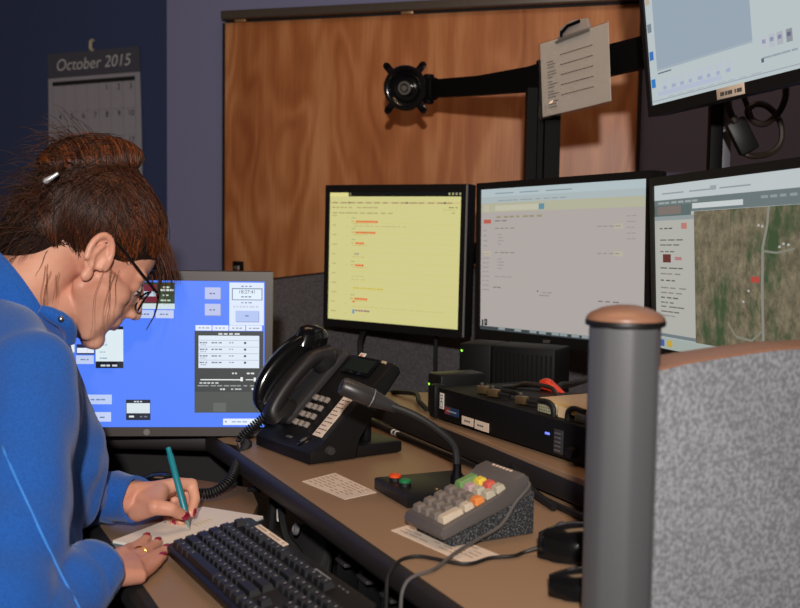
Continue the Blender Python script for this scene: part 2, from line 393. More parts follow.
sh = [dk(-.30, .31), dk(.818, .305), dk(.818, 1.04), V((.67, 2.08, 0)), V((.36, 2.12, 0)), V((.12, 2.20, 0)), V((.08, 2.11, 0)), V((-.07, 2.10, 0))]
t = thing('equipment_shelf', 'low tan shelf with dark front edge standing on the raised desk under the black units', 'shelf', loc=dk(.3, .5, Z_UP))
bm = NB(); prism(bm, [(p.x, p.y) for p in sh], Z_SH - .012, Z_SH, None, .002); wpart('shelf_top', bm, TAN, t)
bm = NB(); M = frame(dk(-.30, .308), U); box(bm, (.559, .006, (Z_UP + .006 + Z_SH - .004) / 2), (1.118, .016, Z_SH - .004 - Z_UP - .006), M, .005)
wpart('front_edge', bm, EDGE, t)
for s in (-.2, .3, .75):
    bm = NB(); box(bm, dk(s, .45, Z_UP + .0165), (.02, .2, .033)); wpart('riser_block', bm, VOID, t)

# under-desk gear seen in the gap between the two worktops
t = thing('lift_bracket', 'black steel lift bracket with bright bolt in the gap behind the keyboard', 'bracket', frame(dk(.063, .06, .585), U))
bm = NB(); prism(bm, [(-.07, -.02), (.09, -.02), (.13, .10), (.10, .135), (-.02, .10)], -.006, .006, rot('X', 78), .002); build('plate', bm, DGR, t)
bm = NB(); lathe(bm, [(.0, 0), (.0095, 0), (.0095, .004), (.006, .006), (.004, .004), (0, .004)], 14, T(.06, -.005, .115) @ rot('X', 78)); build('bolt', bm, SILV, t)
bm = NB(); tube(bm, [(-.05, -.02, .0), (-.02, -.015, .15)], .008, 8); build('strut', bm, VOID, t)
bm = NB(); tube(bm, [(.115, .02, .02), (.115, .03, .13)], .006, 8); build('strut', bm, VOID, t)
bm = NB(); box(bm, (.015, -.02, .127), (.008, .006, .02), None, .002); build('cable_tag', bm, PAPER, t)
t = thing('cable_trough', 'black slotted cable trough in the gap under the raised desk edge', 'cable trough', frame(dk(.30, .055, .625), U))
bm = NB(); box(bm, (.21, .03, .0), (.42, .09, .008)); box(bm, (.21, .07, .05), (.42, .006, .10)); build('channel', bm, BLKM, t)
for k in range(6):
    bm = NB(); box(bm, (0, .0, .0), (.005, .085, .095), T(.02 + k * .075, .028, .052) @ rot('Y', 14), .001); build('divider', bm, BLK, t)
    bm = NB(); box(bm, (.045 + k * .075, -.012, .09), (.034, .012, .005), rot('X', 0), .001); build('cable_clip', bm, DGR, t)
bm = NB(); tube(bm, spline([dk(.02, .01, .76 - .02), dk(.06, .04, .755), dk(.10, .035, .752), dk(.14, .03, .70), dk(.16, .06, .62), dk(.17, .06, .3), dk(.18, .05, .01)], 8), .006, 8)
tag(origin(build('power_cable', bm, RUBBER), dk(.02, .01, .74)), 'thick black cable looping down behind the edge of the notepad worktop', 'cable')

# ------------------------------------------------------------------ partitions and post
def panel(a_, b_, z0, ztop, th, name, label, fab, capm, root_z=0, n=16, cat='partition'):
    d = (b_ - a_); L_ = d.length; M = frame(a_, d)
    t = thing(name, label, cat, M)
    prof = [(L_ * i / n, ztop(i / n)) for i in range(n + 1)]
    bm = NB(); prism(bm, [(0, z0)] + [(L_, z0)] + [(x, z - .012) for x, z in prof[::-1]], -th / 2 + .006, th / 2 - .006, rot('X', 90)); build('frame', bm, VOID, t)
    for sgn in (-1, 1):
        bm = NB(); prism(bm, [(0.0, z0 + .03), (L_, z0 + .03)] + [(x, z - .003) for x, z in prof[::-1]], -.006, .006, T(0, sgn * (th / 2 - .002), 0) @ rot('X', 90), .002)
        build('fabric_pad', bm, fab, t)
    bm = NB(); rings = []
    cs = [(th / 2 + .002, -.003), (th / 2 + .002, -.0005), (th / 2 * .6, .0015), (0, .002), (-th / 2 * .6, .0015), (-th / 2 - .002, -.0005), (-th / 2 - .002, -.003)]
    for x, z in prof: rings.append([bm.verts.new((x, y, z + dz)) for y, dz in cs])
    for A, B_ in zip(rings[:-1], rings[1:]):
        for k in range(7): bm.faces.new((A[k], A[(k + 1) % 7], B_[(k + 1) % 7], B_[k]))
    bm.faces.new(rings[0]); bm.faces.new(rings[-1][::-1]); build('cap_trim', bm, capm, t, 60)
    bm = NB(); box(bm, (L_ / 2, 0, z0 + .015), (L_, th * .8, .03)); build('kick_plate', bm, VOID, t)
    return t
PC = V((.2105, 1.022, 0))
pa = PC + W * .0235
panel(pa, pa + W * 1.1, 0.0, lambda k: 1.046 + .014 * min(1, k / .13) ** .7 if k < .5 else 1.060, .042, 'cubicle_partition', 'pale grey speckled fabric partition with tan cap beside the post', FAB1, CAPM, n=40)
panel(onback(-1.15), onback(1.12), 0.0, lambda k: .955 + .11 * min(1, max(0, (k - .2)) / .30) ** .8, .05, 'cubicle_partition', 'charcoal fabric partition behind the monitors and desk phone', FAB2, VOID, n=40)
t = thing('partition_post', 'round-shouldered graphite post with domed brown cap at the partition end', 'post', T(PC))
oct_ = []
a0 = math.atan2(W.y, W.x)
for k in range(8):
    for dlt in (-6, 0, 6):
        a = math.radians(k * 45 + 22.5 + dlt) + a0; r = .0335 if dlt == 0 else .0334
        oct_.append((r * math.cos(a), r * math.sin(a)))
bm = NB(); prism(bm, oct_, 0.0, 1.086); build('shaft', bm, POSTM, t, 20)
for da in (-62, -70, 118):
    a = a0 + math.radians(da); bm = NB(); box(bm, (0, 0, .545), (.003, .005, 1.07), T(.0315 * math.cos(a), .0315 * math.sin(a), 0) @ Matrix.Rotation(a, 4, 'Z')); build('groove_strip', bm, mat('light_graphite', (120, 120, 122), .4), t)
bm = NB(); lathe(bm, [(.0, 1.086), (.0345, 1.086), (.0365, 1.0885), (.0362, 1.0915), (.032, 1.0955), (.022, 1.1), (.01, 1.1025), (0, 1.103)], 32); build('cap', bm, CAPM, t, 50)
bm = NB(); lathe(bm, [(.034, 1.083), (.0368, 1.084), (.0374, 1.0875), (.0366, 1.089), (.034, 1.0885)], 32); build('cap_ring', bm, BLK, t, 50)
# ------------------------------------------------------------------ monitors
class Scr:
    """flat picture of a lit screen: coloured quads in normalised coordinates (v downwards)"""
    def __init__(s, Wd, Hd): s.W, s.H, s.q = Wd, Hd, []
    def r(s, u0, v0, u1, v1, c, l=1, m=0): s.q.append(((u0, v0), (u1, v0), (u1, v1), (u0, v1), c, l, m))
    def poly(s, pts, c, l=1, m=0):
        for (a, b), (d, e) in zip(pts[:-1], pts[1:]): s.q.append((a, b, e, d, c, l, m))
    def dash(s, u, v, w, h, c, n=4, l=3, seed=0):
        rr = random.Random(int(u * 9999 + v * 777 + seed)); x = u
        for i in range(n):
            ww = w / n * (.55 + .4 * rr.random()); s.r(x, v, x + ww, v + h, c, l); x += w / n
    def txt(s, st, u, v, size, c, l=4): s.q.append((st, u, v, size, c, l))
    def build(s, parent):
        bm = NB(); lay = bm.loops.layers.float_color.new('tint')
        def put(f, c):
            for lp in f.loops: lp[lay] = (*lin(c), 1)
        for q in s.q:
            if isinstance(q[0], str):
                st, u, v, size, c, l = q
                tb = text_bm(st, size, T(-s.W / 2 + u * s.W, -.0004 - l * .00012, s.H / 2 - v * s.H) @ FACE)
                me = bpy.data.meshes.new('x'); tb.to_mesh(me); tb.free(); n0 = len(bm.faces); bm.from_mesh(me); bpy.data.meshes.remove(me)
                bm.faces.ensure_lookup_table()
                for f in bm.faces[n0:]: put(f, c)
            else:
                a, b, c_, d, c, l, m = q
                vs = [bm.verts.new((-s.W / 2 + p[0] * s.W, -.0004 - l * .00012, s.H / 2 - p[1] * s.H)) for p in (d, c_, b, a)]
                f = bm.faces.new(vs); f.material_index = m; put(f, c)
        me = bpy.data.meshes.new('display'); bm.to_mesh(me); bm.free()
        me.materials.append(MATS['lit_screen']); me.materials.append(MATS['lit_aerial_map'])
        o = bpy.data.objects.new('display', me); COL.objects.link(o); o.parent = parent; return o
def monitor(label, c, yaw, tilt, roll, Wd, Hd, bez, scr, case=None, depth=.05, group=None, bump=True):
    case = case or BLK; l, r, tp, b = bez
    M = T(c) @ Matrix.Rotation(math.radians(yaw), 4, 'Z') @ rot('X', -tilt) @ rot('Y', roll)
    t = thing('monitor', label, 'monitor', M, group)
    x0, x1, z0, z1 = -Wd / 2 - l, Wd / 2 + r, -Hd / 2 - b, Hd / 2 + tp
    bm = NB()
    for (a0, b0, a1, b1) in ((x0, z0, -Wd / 2, z1), (Wd / 2, z0, x1, z1), (-Wd / 2, Hd / 2, Wd / 2, z1), (-Wd / 2, z0, Wd / 2, -Hd / 2)):
        box(bm, ((a0 + a1) / 2, .006, (b0 + b1) / 2), (a1 - a0, .020, b1 - b0))
    bmesh.ops.remove_doubles(bm, verts=bm.verts[:], dist=1e-5)
    build('bezel', bm, case, t)
    bm = NB(); box(bm, ((x0 + x1) / 2, .016 + .009, (z0 + z1) / 2), (x1 - x0, .02, z1 - z0), None, .004)
    box(bm, (0, .035 + depth / 2 - .008, (z0 + z1) / 2), ((x1 - x0) * .62, depth - .012, (z1 - z0) * .62), None, .012)
    build('rear_case', bm, case, t)
    bm = NB(); box(bm, (0, .004, 0), (Wd, .008, Hd)); build('panel_glass', bm, BLKG, t)
    scr.build(t)
    return t, M
# left: blue radio console screen
Wd, Hd = .4, .25
s = Scr(Wd, Hd)
def R(x0, y0, x1, y1, c, l=1): s.r((x0 - 24.5) / 240.5, (y0 - 280) / 146.5, (x1 - 24.5) / 240.5, (y1 - 280) / 146.5, c, l)
def D(x, y, w, h, c, n=3, l=4): s.dash((x - 24.5) / 240.5, (y - 280) / 146.5, w / 240.5, h / 146.5, c, n, l)
R(24.5, 280, 265, 426.5, (84, 130, 252), 0)
R(229, 281.5, 264, 324, (218, 230, 250)); R(231.5, 287, 262.5, 299, (120, 135, 165), 2); R(232.5, 288, 261.5, 298.2, (222, 236, 250), 3)
s.txt('18:27:41', (247 - 24.5) / 240.5, (290.8 - 280) / 146.5, .0085, (70, 75, 110))
D(241, 284.6, 12, 1, (100, 110, 140)); D(241, 295, 11, 1.2, (110, 120, 150)); D(241, 301, 11, 1, (120, 130, 160)); D(233, 304.5, 26, 2, (200, 205, 225), 8)
R(235.8, 310, 259.3, 321, (140, 150, 200), 2); R(235.2, 309.5, 258.7, 320.3, (178, 196, 242), 3); D(245, 314, 5, 1.2, (110, 120, 170), 1)
for y in (287, 303.3):
    R(205, y, 220.8, y + 11.8, (130, 145, 205), 1); R(204.3, y - .5, 220, y + 11, (186, 194, 234), 2); D(209, y + 5, 7, 1.2, (90, 95, 120), 2)
for k in range(4): R(195 + 17 * k, 324.2, 211.2 + 17 * k, 329.5, (226, 234, 250), 2); D(198 + 17 * k, 326.4, 11, 1, (130, 140, 165), 3)
R(194, 330, 263.5, 412, (62, 66, 66)); D(218, 332, 22, 1.6, (215, 220, 220), 4); R(194, 391, 263.5, 412, (78, 82, 78), 2)
R(198, 334.5, 259.5, 367, (222, 233, 246), 2)
for i in range(4):
    y = 341 + 6.6 * i
    D(199, y, 9, 1.3, (120, 130, 150)); D(211, y, 11, 1.3, (120, 130, 150)); D(229, y, 5, 1.2, (140, 150, 170), 2); R(244, y - .3, 246.3, y + 1.8, (80, 80, 95), 4); D(200, y + 2.4, 6, 1, (150, 160, 180)); R(198.5, y - 2, 259, y - 1.5, (170, 180, 200), 3)
R(200, 378.2, 242, 379.3, (235, 240, 240), 3); R(240.5, 376.2, 243, 380.2, (240, 242, 242), 4); R(246, 378.2, 257, 379.2, (220, 225, 225), 3); R(254, 376.5, 256.5, 380.5, (235, 238, 238), 4)
D(232, 371.5, 6, 1.6, (215, 220, 220), 2); D(247, 371.5, 8, 1.6, (225, 228, 228), 2); D(199, 381.3, 20, 1.5, (200, 205, 205), 5); D(197, 384.2, 60, 1.2, (150, 155, 155), 9); D(220, 387.5, 5, 1.6, (220, 222, 222), 2); D(231, 387.5, 12, 1.4, (190, 195, 195), 3); D(252, 387, 5, 2, (235, 235, 235), 1)
R(213, 402, 226, 411, (96, 100, 96), 3)
R(223, 418, 263, 424.5, (228, 238, 252), 2); D(232, 420.6, 16, 1.2, (150, 170, 200), 3); R(225, 420.4, 226.5, 421.8, (90, 100, 120), 3)
R(136, 282, 174, 308.5, (52, 72, 48)); R(136, 303, 174, 308.5, (206, 222, 226), 2); D(162, 286, 8, 1.6, (220, 225, 215), 2); R(160, 288.6, 173, 290.6, (215, 222, 215), 3); D(162, 294, 6, 1.4, (200, 210, 200), 2); D(160, 299, 10, 1.6, (190, 205, 190), 3)
R(136, 284, 156, 302, (120, 45, 60), 2); R(138, 291, 155, 296, (190, 210, 225), 3)
R(136, 309.5, 153, 317.5, (190, 204, 240)); R(155, 309.5, 173, 317.5, (196, 206, 238)); D(140, 313, 9, 1.2, (90, 110, 150)); D(159, 313, 9, 1.2, (110, 125, 165)); R(126, 314, 134, 317.5, (190, 204, 240))
R(95, 326, 122.5, 367.5, (30, 34, 42)); R(95, 329, 122.5, 360.8, (222, 236, 242), 2); D(100, 364, 17, 1.8, (210, 215, 220), 3); D(99, 351, 6, 1, (130, 170, 190)); D(99, 357, 8, 1.2, (130, 170, 190)); D(100, 344, 7, 1, (130, 170, 190))
R(76, 344, 94, 354, (40, 44, 70)); R(76.5, 347.5, 93.3, 352.6, (230, 236, 248), 2); R(75.5, 355, 93, 363.5, (190, 205, 242)); D(80, 358.5, 9, 1.2, (110, 125, 160))
R(66, 344, 74, 352, (228, 238, 240)); R(80, 394, 110.8, 403.6, (188, 205, 244)); D(90, 398.3, 15, 1.4, (110, 130, 180)); R(80, 411.5, 110, 421, (196, 210, 246)); D(88, 416, 16, 1.4, (110, 130, 180))
R(125, 399, 149.5, 419.5, (34, 40, 54)); R(125.6, 402.5, 149, 412.6, (216, 230, 236), 2); D(133, 400.2, 9, 1.4, (190, 200, 210)); D(128, 415, 8, 1.8, (230, 232, 235), 1); D(139, 415.3, 8, 1.4, (110, 120, 140), 2)
t, M = monitor('grey-framed monitor with a bright blue radio console screen beside the woman', (-.429, 1.848, .945), 4.7, .1, 0, Wd, Hd, (.012, .013, .016, .015), s, HPG, .05)
bm = NB(); lathe(bm, [(0, 0), (.0055, 0), (.0055, .0008), (0, .0008)], 20, T((146 - 24.5) / 240.5 * Wd - Wd / 2, -.004, -Hd / 2 - .008) @ rot('X', 90)); build('badge', bm, mat('pale_badge', (132, 128, 122), .4, metal=.3), t)
bm = NB(); box(bm, (-.05, .085, -.10), (.06, .02, .16), None, .006); build('stand_neck', bm, HPG, t)
bm = NB(); prism(bm, rrect(.24, .16, .05, 6, -.05, .11), -Hd / 2 - .021, -Hd / 2 - .011, None, .003); build('stand_foot', bm, HPG, t)

# second: yellow messages on a squarish monitor
Wd, Hd = .3745, .30
s = Scr(Wd, Hd); YEL = (208, 203, 138)
s.r(0, 0, 1, 1, YEL, 0); s.r(0, 0, 1, .036, (14, 14, 14)); s.r(0, .006, .15, .036, (222, 214, 142), 2); s.r(.155, .008, .172, .03, (110, 105, 80), 2)
for u in (.905, .93, .955, .98): s.r(u, .008, u + .014, .026, (150, 148, 110), 2)
s.r(0, .076, 1, .092, (206, 192, 132)); s.dash(.02, .081, .94, .007, (140, 126, 92), 14); s.r(.15, .078, .162, .09, (100, 95, 80), 4); s.r(.60, .078, .612, .09, (90, 85, 80), 4); s.r(.875, .078, .89, .09, (80, 80, 80), 4)
s.dash(.02, .117, .17, .008, (176, 150, 96), 5); s.dash(.22, .117, .17, .008, (176, 158, 110), 4); s.dash(.91, .112, .07, .009, (150, 136, 90), 3); s.dash(.87, .132, .1, .005, (190, 178, 120), 3); s.dash(.93, .153, .04, .007, (170, 158, 100), 1)
s.dash(.02, .160, .5, .007, (160, 148, 98), 9)
red = (226, 92, 40)
rows = [(.222, .40), (.306, .37), (.39, .29), (.56, .30), (.82, .32)]
for v, e in rows:
    n = int((e - .215) / .017)
    for i in range(n): s.r(.215 + .0175 * i, v, .229 + .0175 * i, v + .015, red, 3)
    s.dash(.18, v - .024, .04, .006, (150, 170, 120), 1); s.dash(.18, v + .002, .03, .007, (205, 150, 90), 1); s.dash(.19, v + .022, .13, .005, (196, 178, 110), 4)
s.dash(.21, .474, .035, .013, (130, 132, 140), 2); s.dash(.19, .5, .1, .005, (190, 172, 108), 3)
s.dash(.205, .738, .24, .012, (205, 182, 70), 9); s.dash(.2, .845, .03, .013, red, 1); s.dash(.22, .913, .12, .012, (150, 110, 120), 5); s.r(.2, .912, .215, .945, (70, 140, 190), 3)
for k in range(11): 
    v = .182 + .075 * k; s.dash(.025, v, .045, .006, (168, 158, 98), 1); s.dash(.14, v + .01, .012, .005, (190, 180, 115), 1); s.r(.17, v + .055, .98, v + .058, (206, 198, 122), 2)
s.dash(.2, .262, .42, .004, (178, 158, 118), 10); s.dash(.2, .885, .7, .004, (196, 182, 116), 16); s.dash(.19, .65, .1, .005, (188, 174, 108), 3); s.dash(.19, .675, .11, .005, (188, 174, 108), 3)
t, M = monitor('squarish black monitor with a pale yellow message list on its screen', (-.02, 2.5, 1.09), -36.9, .8, 0, Wd, Hd, (.012, .014, .016, .018), s, BLK, .055)
bm = NB(); box(bm, (Wd / 2 + .0145, -.003, 0), (.0025, .004, Hd + .03)); build('side_trim', bm, SILV, t)

# third: pale web mail page
Wd, Hd = .4783, .297
s = Scr(Wd, Hd)
s.r(0, 0, 1, 1, (172, 165, 161), 0); s.r(0, 0, 1, .055, (176, 190, 194)); s.r(0, .055, 1, .1, (168, 180, 182)); s.dash(.1, .03, .5, .007, (130, 145, 155), 3); s.r(0, .1, 1, .165, (176, 175, 152)); s.dash(.12, .082, .45, .006, (140, 150, 156), 9)
s.r(.1, .118, .39, .156, (190, 187, 166), 2); s.r(.39, .118, .425, .156, (98, 140, 160), 3); s.r(.02, .112, .055, .16, (186, 180, 160), 2)
for u, w_ in ((.11, .03), (.16, .03), (.2, .03), (.245, .02), (.29, .03), (.33, .03), (.38, .03)): s.r(u, .193, u + w_, .206, (150, 142, 110), 3)
s.r(.02, .215, .072, .243, (186, 90, 76), 3); s.dash(.1, .222, .09, .008, (120, 112, 112), 2)
for k in range(4): s.dash(.02, .29 + .036 * k, .03, .007, (146, 136, 138), 1)
s.r(.015, .44, .07, .47, (184, 176, 154), 2)
for k in range(9): s.dash(.015, .455 + .032 * k, .05, .006, (146, 136, 138), 2)
for v in (.275, .445):
    s.dash(.1, v, .14, .007, (140, 126, 118), 4); s.dash(.74, v, .13, .006, (146, 134, 130), 4); s.r(.83, v - .012, .88, v + .02, (180, 174, 158), 2)
    for k in range(4): s.dash(.12, v + .045 + .022 * k, .035 + .02 * (k % 3), .006, (150, 140, 138), 1)
s.dash(.1, .615, .13, .006, (150, 140, 138), 3); s.dash(.09, .69, .06, .007, (120, 110, 110), 2); s.dash(.42, .71, .06, .006, (140, 130, 128), 2); s.dash(.4, .73, .07, .006, (140, 130, 128), 2); s.dash(.75, .745, .12, .008, (120, 112, 110), 3); s.r(.385, .70, .392, .71, (90, 84, 84), 3)
for k in range(5): s.dash(.9, .215 + .035 * k, .05, .005, (150, 140, 138), 2)
s.r(0, .975, 1, 1, (60, 68, 72), 2)
for u in (.13, .24, .34, .40, .48, .53, .6, .66): s.r(u, .972, u + .045, .992, (140, 150, 150), 3)
s.r(.012, .93, .022, .975, (24, 28, 30), 3); s.r(.03, .925, .05, .97, (36, 40, 42), 3); s.r(.035, .935, .044, .955, (120, 120, 120), 4)
t, M = monitor('wide black monitor showing a pale web mail page, centre of the row', (.3041, 2.1536, 1.1016), -56.41, .33, -1.6, Wd, Hd, (.013, .014, .014, .020), s, BLK, .05)
build('logo', text_bm('acer', .013, T(-.02, -.0043, -Hd / 2 - .010) @ FACE), SILV, t)

# fourth: aerial map
Wd, Hd = .48, .2705
s = Scr(Wd, Hd)
s.r(0, 0, 1, 1, (170, 178, 178), 0); s.r(0, 0, 1, .09, (186, 194, 196)); s.dash(.06, .05, .6, .008, (140, 150, 156), 3); s.r(.4, .035, .44, .06, (150, 160, 165), 3); s.r(0, .092, 1, .17, (104, 116, 118)); s.dash(.03, .104, .3, .012, (150, 160, 160), 6); s.r(.28, .125, .6, .155, (196, 202, 202), 3); s.r(.93, .10, .97, .14, (120, 180, 90), 3); s.dash(.7, .115, .2, .014, (140, 150, 150), 4)
s.r(0, .125, .27, .19, (88, 104, 104), 2); s.r(.02, .13, .2, .18, (120, 110, 104), 3)
s.r(0, .19, .29, .925, (172, 172, 166), 2); s.r(0, .19, .29, .215, (140, 150, 152), 3)
for k, (v, c_) in enumerate([(.26, 90), (.33, 110), (.36, 110), (.40, 110), (.50, 100), (.535, 130), (.575, 90), (.62, 130), (.65, 130), (.68, 90), (.71, 110), (.735, 110), (.765, 110), (.79, 140)]): s.dash(.04, v, .1 + .12 * ((k * 37 % 10) / 10), .008, (c_, c_ - 6, c_ - 10), 3, 4)
s.r(.2, .235, .24, .27, (180, 120, 110), 4); s.r(.06, .42, .12, .47, (96, 40, 40), 4); s.r(.15, .435, .2, .455, (170, 120, 120), 4); s.r(0, .905, .29, .925, (110, 120, 124), 3)
s.r(.29, .172, 1, .93, (110, 104, 84), 2, 1)
def green(pts): 
    for (u, v, w_, h_) in pts: s.r(u, v, u + w_, v + h_, (64, 84, 56), 4)
rd = (132, 132, 122)
s.poly([((.698, .93), (.712, .93)), ((.695, .6), (.709, .6)), ((.70, .38), (.713, .38)), ((.725, .27), (.738, .27)), ((.735, .172), (.748, .172))], rd, 4)
s.poly([((.70, .39), (.70, .402)), ((.78, .40), (.78, .412)), ((.87, .38), (.87, .392))], (124, 124, 112), 4)
s.poly([((.70, .80), (.70, .815)), ((.64, .86), (.64, .875)), ((.55, .85), (.55, .865)), ((.50, .78), (.5, .795))], (126, 124, 110), 4)
for (u, v) in ((.64, .53), (.665, .53)): s.r(u, v, u + .022, v + .03, (176, 66, 58), 5)
for (u, v) in ((.79, .37), (.81, .355), (.835, .36), (.68, .26), (.70, .265), (.62, .6), (.59, .66)): s.r(u, v, u + .012, v + .012, (170, 172, 166), 5)
s.r(0, .93, 1, 1, (158, 168, 162), 2); s.r(.02, .945, .06, .985, (70, 90, 150), 3); s.r(.08, .945, .12, .985, (190, 160, 60), 3)
t, M = monitor('wide black monitor with an aerial map on screen at the right edge', (.4802, 1.6153, 1.1120), -77.74, -2.31, -1.67, Wd, Hd, (.012, .013, .014, .020), s, BLK, .05)

# fifth: the raised one
Wd, Hd = .527, .297
s = Scr(Wd, Hd)
s.r(0, 0, 1, 1, (182, 193, 196), 0); s.r(.045, 0, .56, .80, (150, 165, 178)); s.r(.045, .80, .56, .812, (160, 172, 182), 2); s.dash(.05, .822, .12, .008, (100, 110, 120), 1)
for k in range(6): s.r(.005, .05 + .16 * k, .03, .10 + .16 * k, [(70, 90, 170), (150, 170, 120), (180, 170, 150), (120, 130, 140), (60, 110, 180), (50, 120, 190)][k], 3)
for k in range(8): s.r(.07 + .05 * k, .865, .11 + .05 * k, .90, (182, 190, 200), 2); s.dash(.075 + .05 * k, .905, .03, .02, (160, 168, 200), 1)
s.r(.04, .93, .40, .955, (176, 184, 204), 2)
for u, c_ in ((.60, 186), (.635, 180), (.67, 170), (.71, 140), (.84, 140), (.89, 150)): s.r(u, .80, u + .026, .862, (c_, c_ + 4, c_ + 12), 3); s.r(u + .004, .815, u + .02, .835, (c_ - 40, c_ - 36, c_ - 10), 4)
s.dash(.60, .90, .3, .010, (150, 158, 166), 7); s.r(.595, .905, .607, .925, (90, 95, 110), 4); s.r(0, .975, 1, .98, (150, 160, 170), 2); s.dash(.1, .966, .5, .006, (170, 178, 186), 9)
t, M = monitor('wide black monitor mounted high on a pole, tilted down, at upper right', (.5012, 1.6997, 1.541), -72.2, -5.98, -2.22, Wd, Hd, (.012, .013, .014, .018), s, BLK, .05)
bm = NB(); x = -.262 + .235; box(bm, (x, -.0045, -Hd / 2 - .0085), (.072, .0012, .017), None, .0003); lb = build('label_sticker', bm, PAPER2, t)
bm = NB(); 
for u0, w_ in ((-.026, .011), (-.013, .006), (-.006, .012), (.012, .004), (.018, .013)): quad(bm, x + u0, -Hd / 2 - .0125, x + u0 + w_, -Hd / 2 - .0065, -.0054)
build('print', bm, INK, lb)

# ------------------------------------------------------------------ poles and arms
def psec(w_, d_):
    return [(-w_ / 2, -d_ / 2), (-w_ * .2, -d_ / 2), (-w_ * .16, -d_ * .32), (w_ * .0, -d_ * .32), (w_ * .04, -d_ / 2), (w_ / 2, -d_ / 2), (w_ / 2, d_ / 2), (-w_ / 2, d_ / 2)]
P1 = V((.302, 2.40, 0)); ad = V((.555, -.832, 0)).normalized()
PZ = 0.0
t = thing('monitor_pole', 'thick black extruded pole and long arm with an empty monitor mount', 'monitor arm', frame(P1, ad))
ztop = aty(541, 88, 2.38).z
bm = NB(); box(bm, (0, 0, .006), (.16, .12, .012), None, .003); build('base_plate', bm, BLKM, t)
Mr = rot('Z', 56.3)
bm = NB(); prism(bm, psec(.072, .045), .012, ztop, Mr); build('pole', bm, BLKM, t)
Mi = frame(P1, ad).inverted()
def armpt(px, py, off=0.0):
    n = V((ad.y, -ad.x, 0)); o = P1 + n * -off if False else P1 - V((ad.y, -ad.x, 0)) * 0
    r = ray(px, py); nn = V((-ad.y, ad.x, 0)); k = (P1 + nn * off - EYE).dot(nn) / r.dot(nn); return Mi @ (EYE + r * k)
tp = [armpt(431, 80), armpt(480, 76), armpt(530, 67), armpt(560, 58), armpt(700, 22)]
bt = [armpt(431, 98), armpt(480, 95.5), armpt(530, 92), armpt(560, 87), armpt(700, 56)]
bm = NB(); rings = []
for a, b in zip(tp, bt):
    rings.append([bm.verts.new(p) for p in (a + V((0, -.009, 0)), a + V((0, .009, 0)), b + V((0, .009, 0)), b + V((0, -.009, 0)))])
for A, B_ in zip(rings[:-1], rings[1:]):
    for k in range(4): bm.faces.new((A[k], A[(k + 1) % 4], B_[(k + 1) % 4], B_[k]))
bm.faces.new(rings[0]); bm.faces.new(rings[-1][::-1]); build('arm', bm, BLKM, t)
bm = NB(); a = armpt(541, 72); box(bm, (a.x, .028, a.z), (.06, .04, .06), None, .006); build('arm_clamp', bm, BLKM, t)
bm = NB(); a = armpt(430, 89); box(bm, a + V((.0, .0, 0)), (.035, .03, .055), None, .006); lathe(bm, [(.012, -.036), (.014, -.03), (.014, .03), (.012, .036)], 14, T(a + V((-.006, 0, 0)))); build('swivel_joint', bm, BLKM, t)
# empty mount dish
mp = aty(405, 88, 2.71); mi_ = Mi @ mp
face = (EYE - mp).normalized(); face = (face + V((-.30, 0, -.02))).normalized()
Mm = Mi @ frame(mp, V((-face.y, face.x, 0)).normalized() if False else V((0, 0, 1)).cross(-face) * -1, None, None)
xax = (-face).cross(V((0, 0, 1))).normalized(); zax = xax.cross(-face).normalized() * 1
Mw = Matrix(((xax.x, -face.x, zax.x, mp.x), (xax.y, -face.y, zax.y, mp.y), (xax.z, -face.z, zax.z, mp.z), (0, 0, 0, 1)))
Mm = Mi @ Mw
dish = NB(); lathe(dish, [(.0, .012), (.018, .012), (.030, .010), (.040, -.001), (.047, -.004), (.053, -.004), (.055, .0), (.052, .008), (.02, .022), (0, .022)], 32, Mm @ rot('X', -90))
for sx in (-1, 1):
    for sz in (-1, 1):
        box(dish, (0, 0, 0), (.034, .004, .018), Mm @ T(sx * .036, .001, sz * .042) @ rot('Y', -sx * sz * 50), .001)
        lathe(dish, [(.003, -.002), (.0085, -.002), (.0085, .003), (.003, .003), (.003, -.002)], 12, Mm @ T(sx * .046, .001, sz * .054) @ rot('X', -90))
mo = build('mount_plate', dish, BLKG, t)
bm = NB(); lathe(bm, [(0, -.006), (.006, -.006), (.009, -.001), (.012, -.006), (.016, -.006), (.018, 0), (.018, .010), (0, .012)], 24, Mm @ rot('X', -90)); build('hub_nut', bm, STEEL, mo)
bm = NB(); tube(bm, [Mm @ V((0, .012, 0)), armpt(430, 89)], .015, 10); build('link', bm, BLKM, t)
for zc, x0, x1 in ((.255, -.37, .0), (.255, .0, .30)):
    pass
bm = NB(); box(bm, (-.03, .03, .255 + Z_SH), (.62, .02, .05), None, .004); build('lower_arm', bm, BLKM, t)

P2 = aty(715, 140, 2.02); P2.z = Z_SH
t = thing('monitor_pole', 'slim black pole carrying the high tilted monitor at right', 'monitor arm', T(P2))
bm = NB(); lathe(bm, [(0, 0), (.055, 0), (.055, .006), (.014, .010), (0, .01)], 28); build('base_plate', bm, BLKM, t)
bm = NB(); box(bm, (0, 0, .41), (.024, .024, .80), None, .003); build('pole', bm, BLKM, t)
bm = NB(); box(bm, (.0225, .012, .40), (.018, .012, .78), None, .002); build('cable_cover', bm, mat('mid_grey_cover', (92, 92, 100), .5), t)
bm = NB(); a = V((.60, 1.75, 1.54)) - P2; tube(bm, [(0, 0, .70), a + V((0, .09, -.005)), a + V((-.0, 0, 0))], .014, 10); build('tilt_arm', bm, BLKM, t)

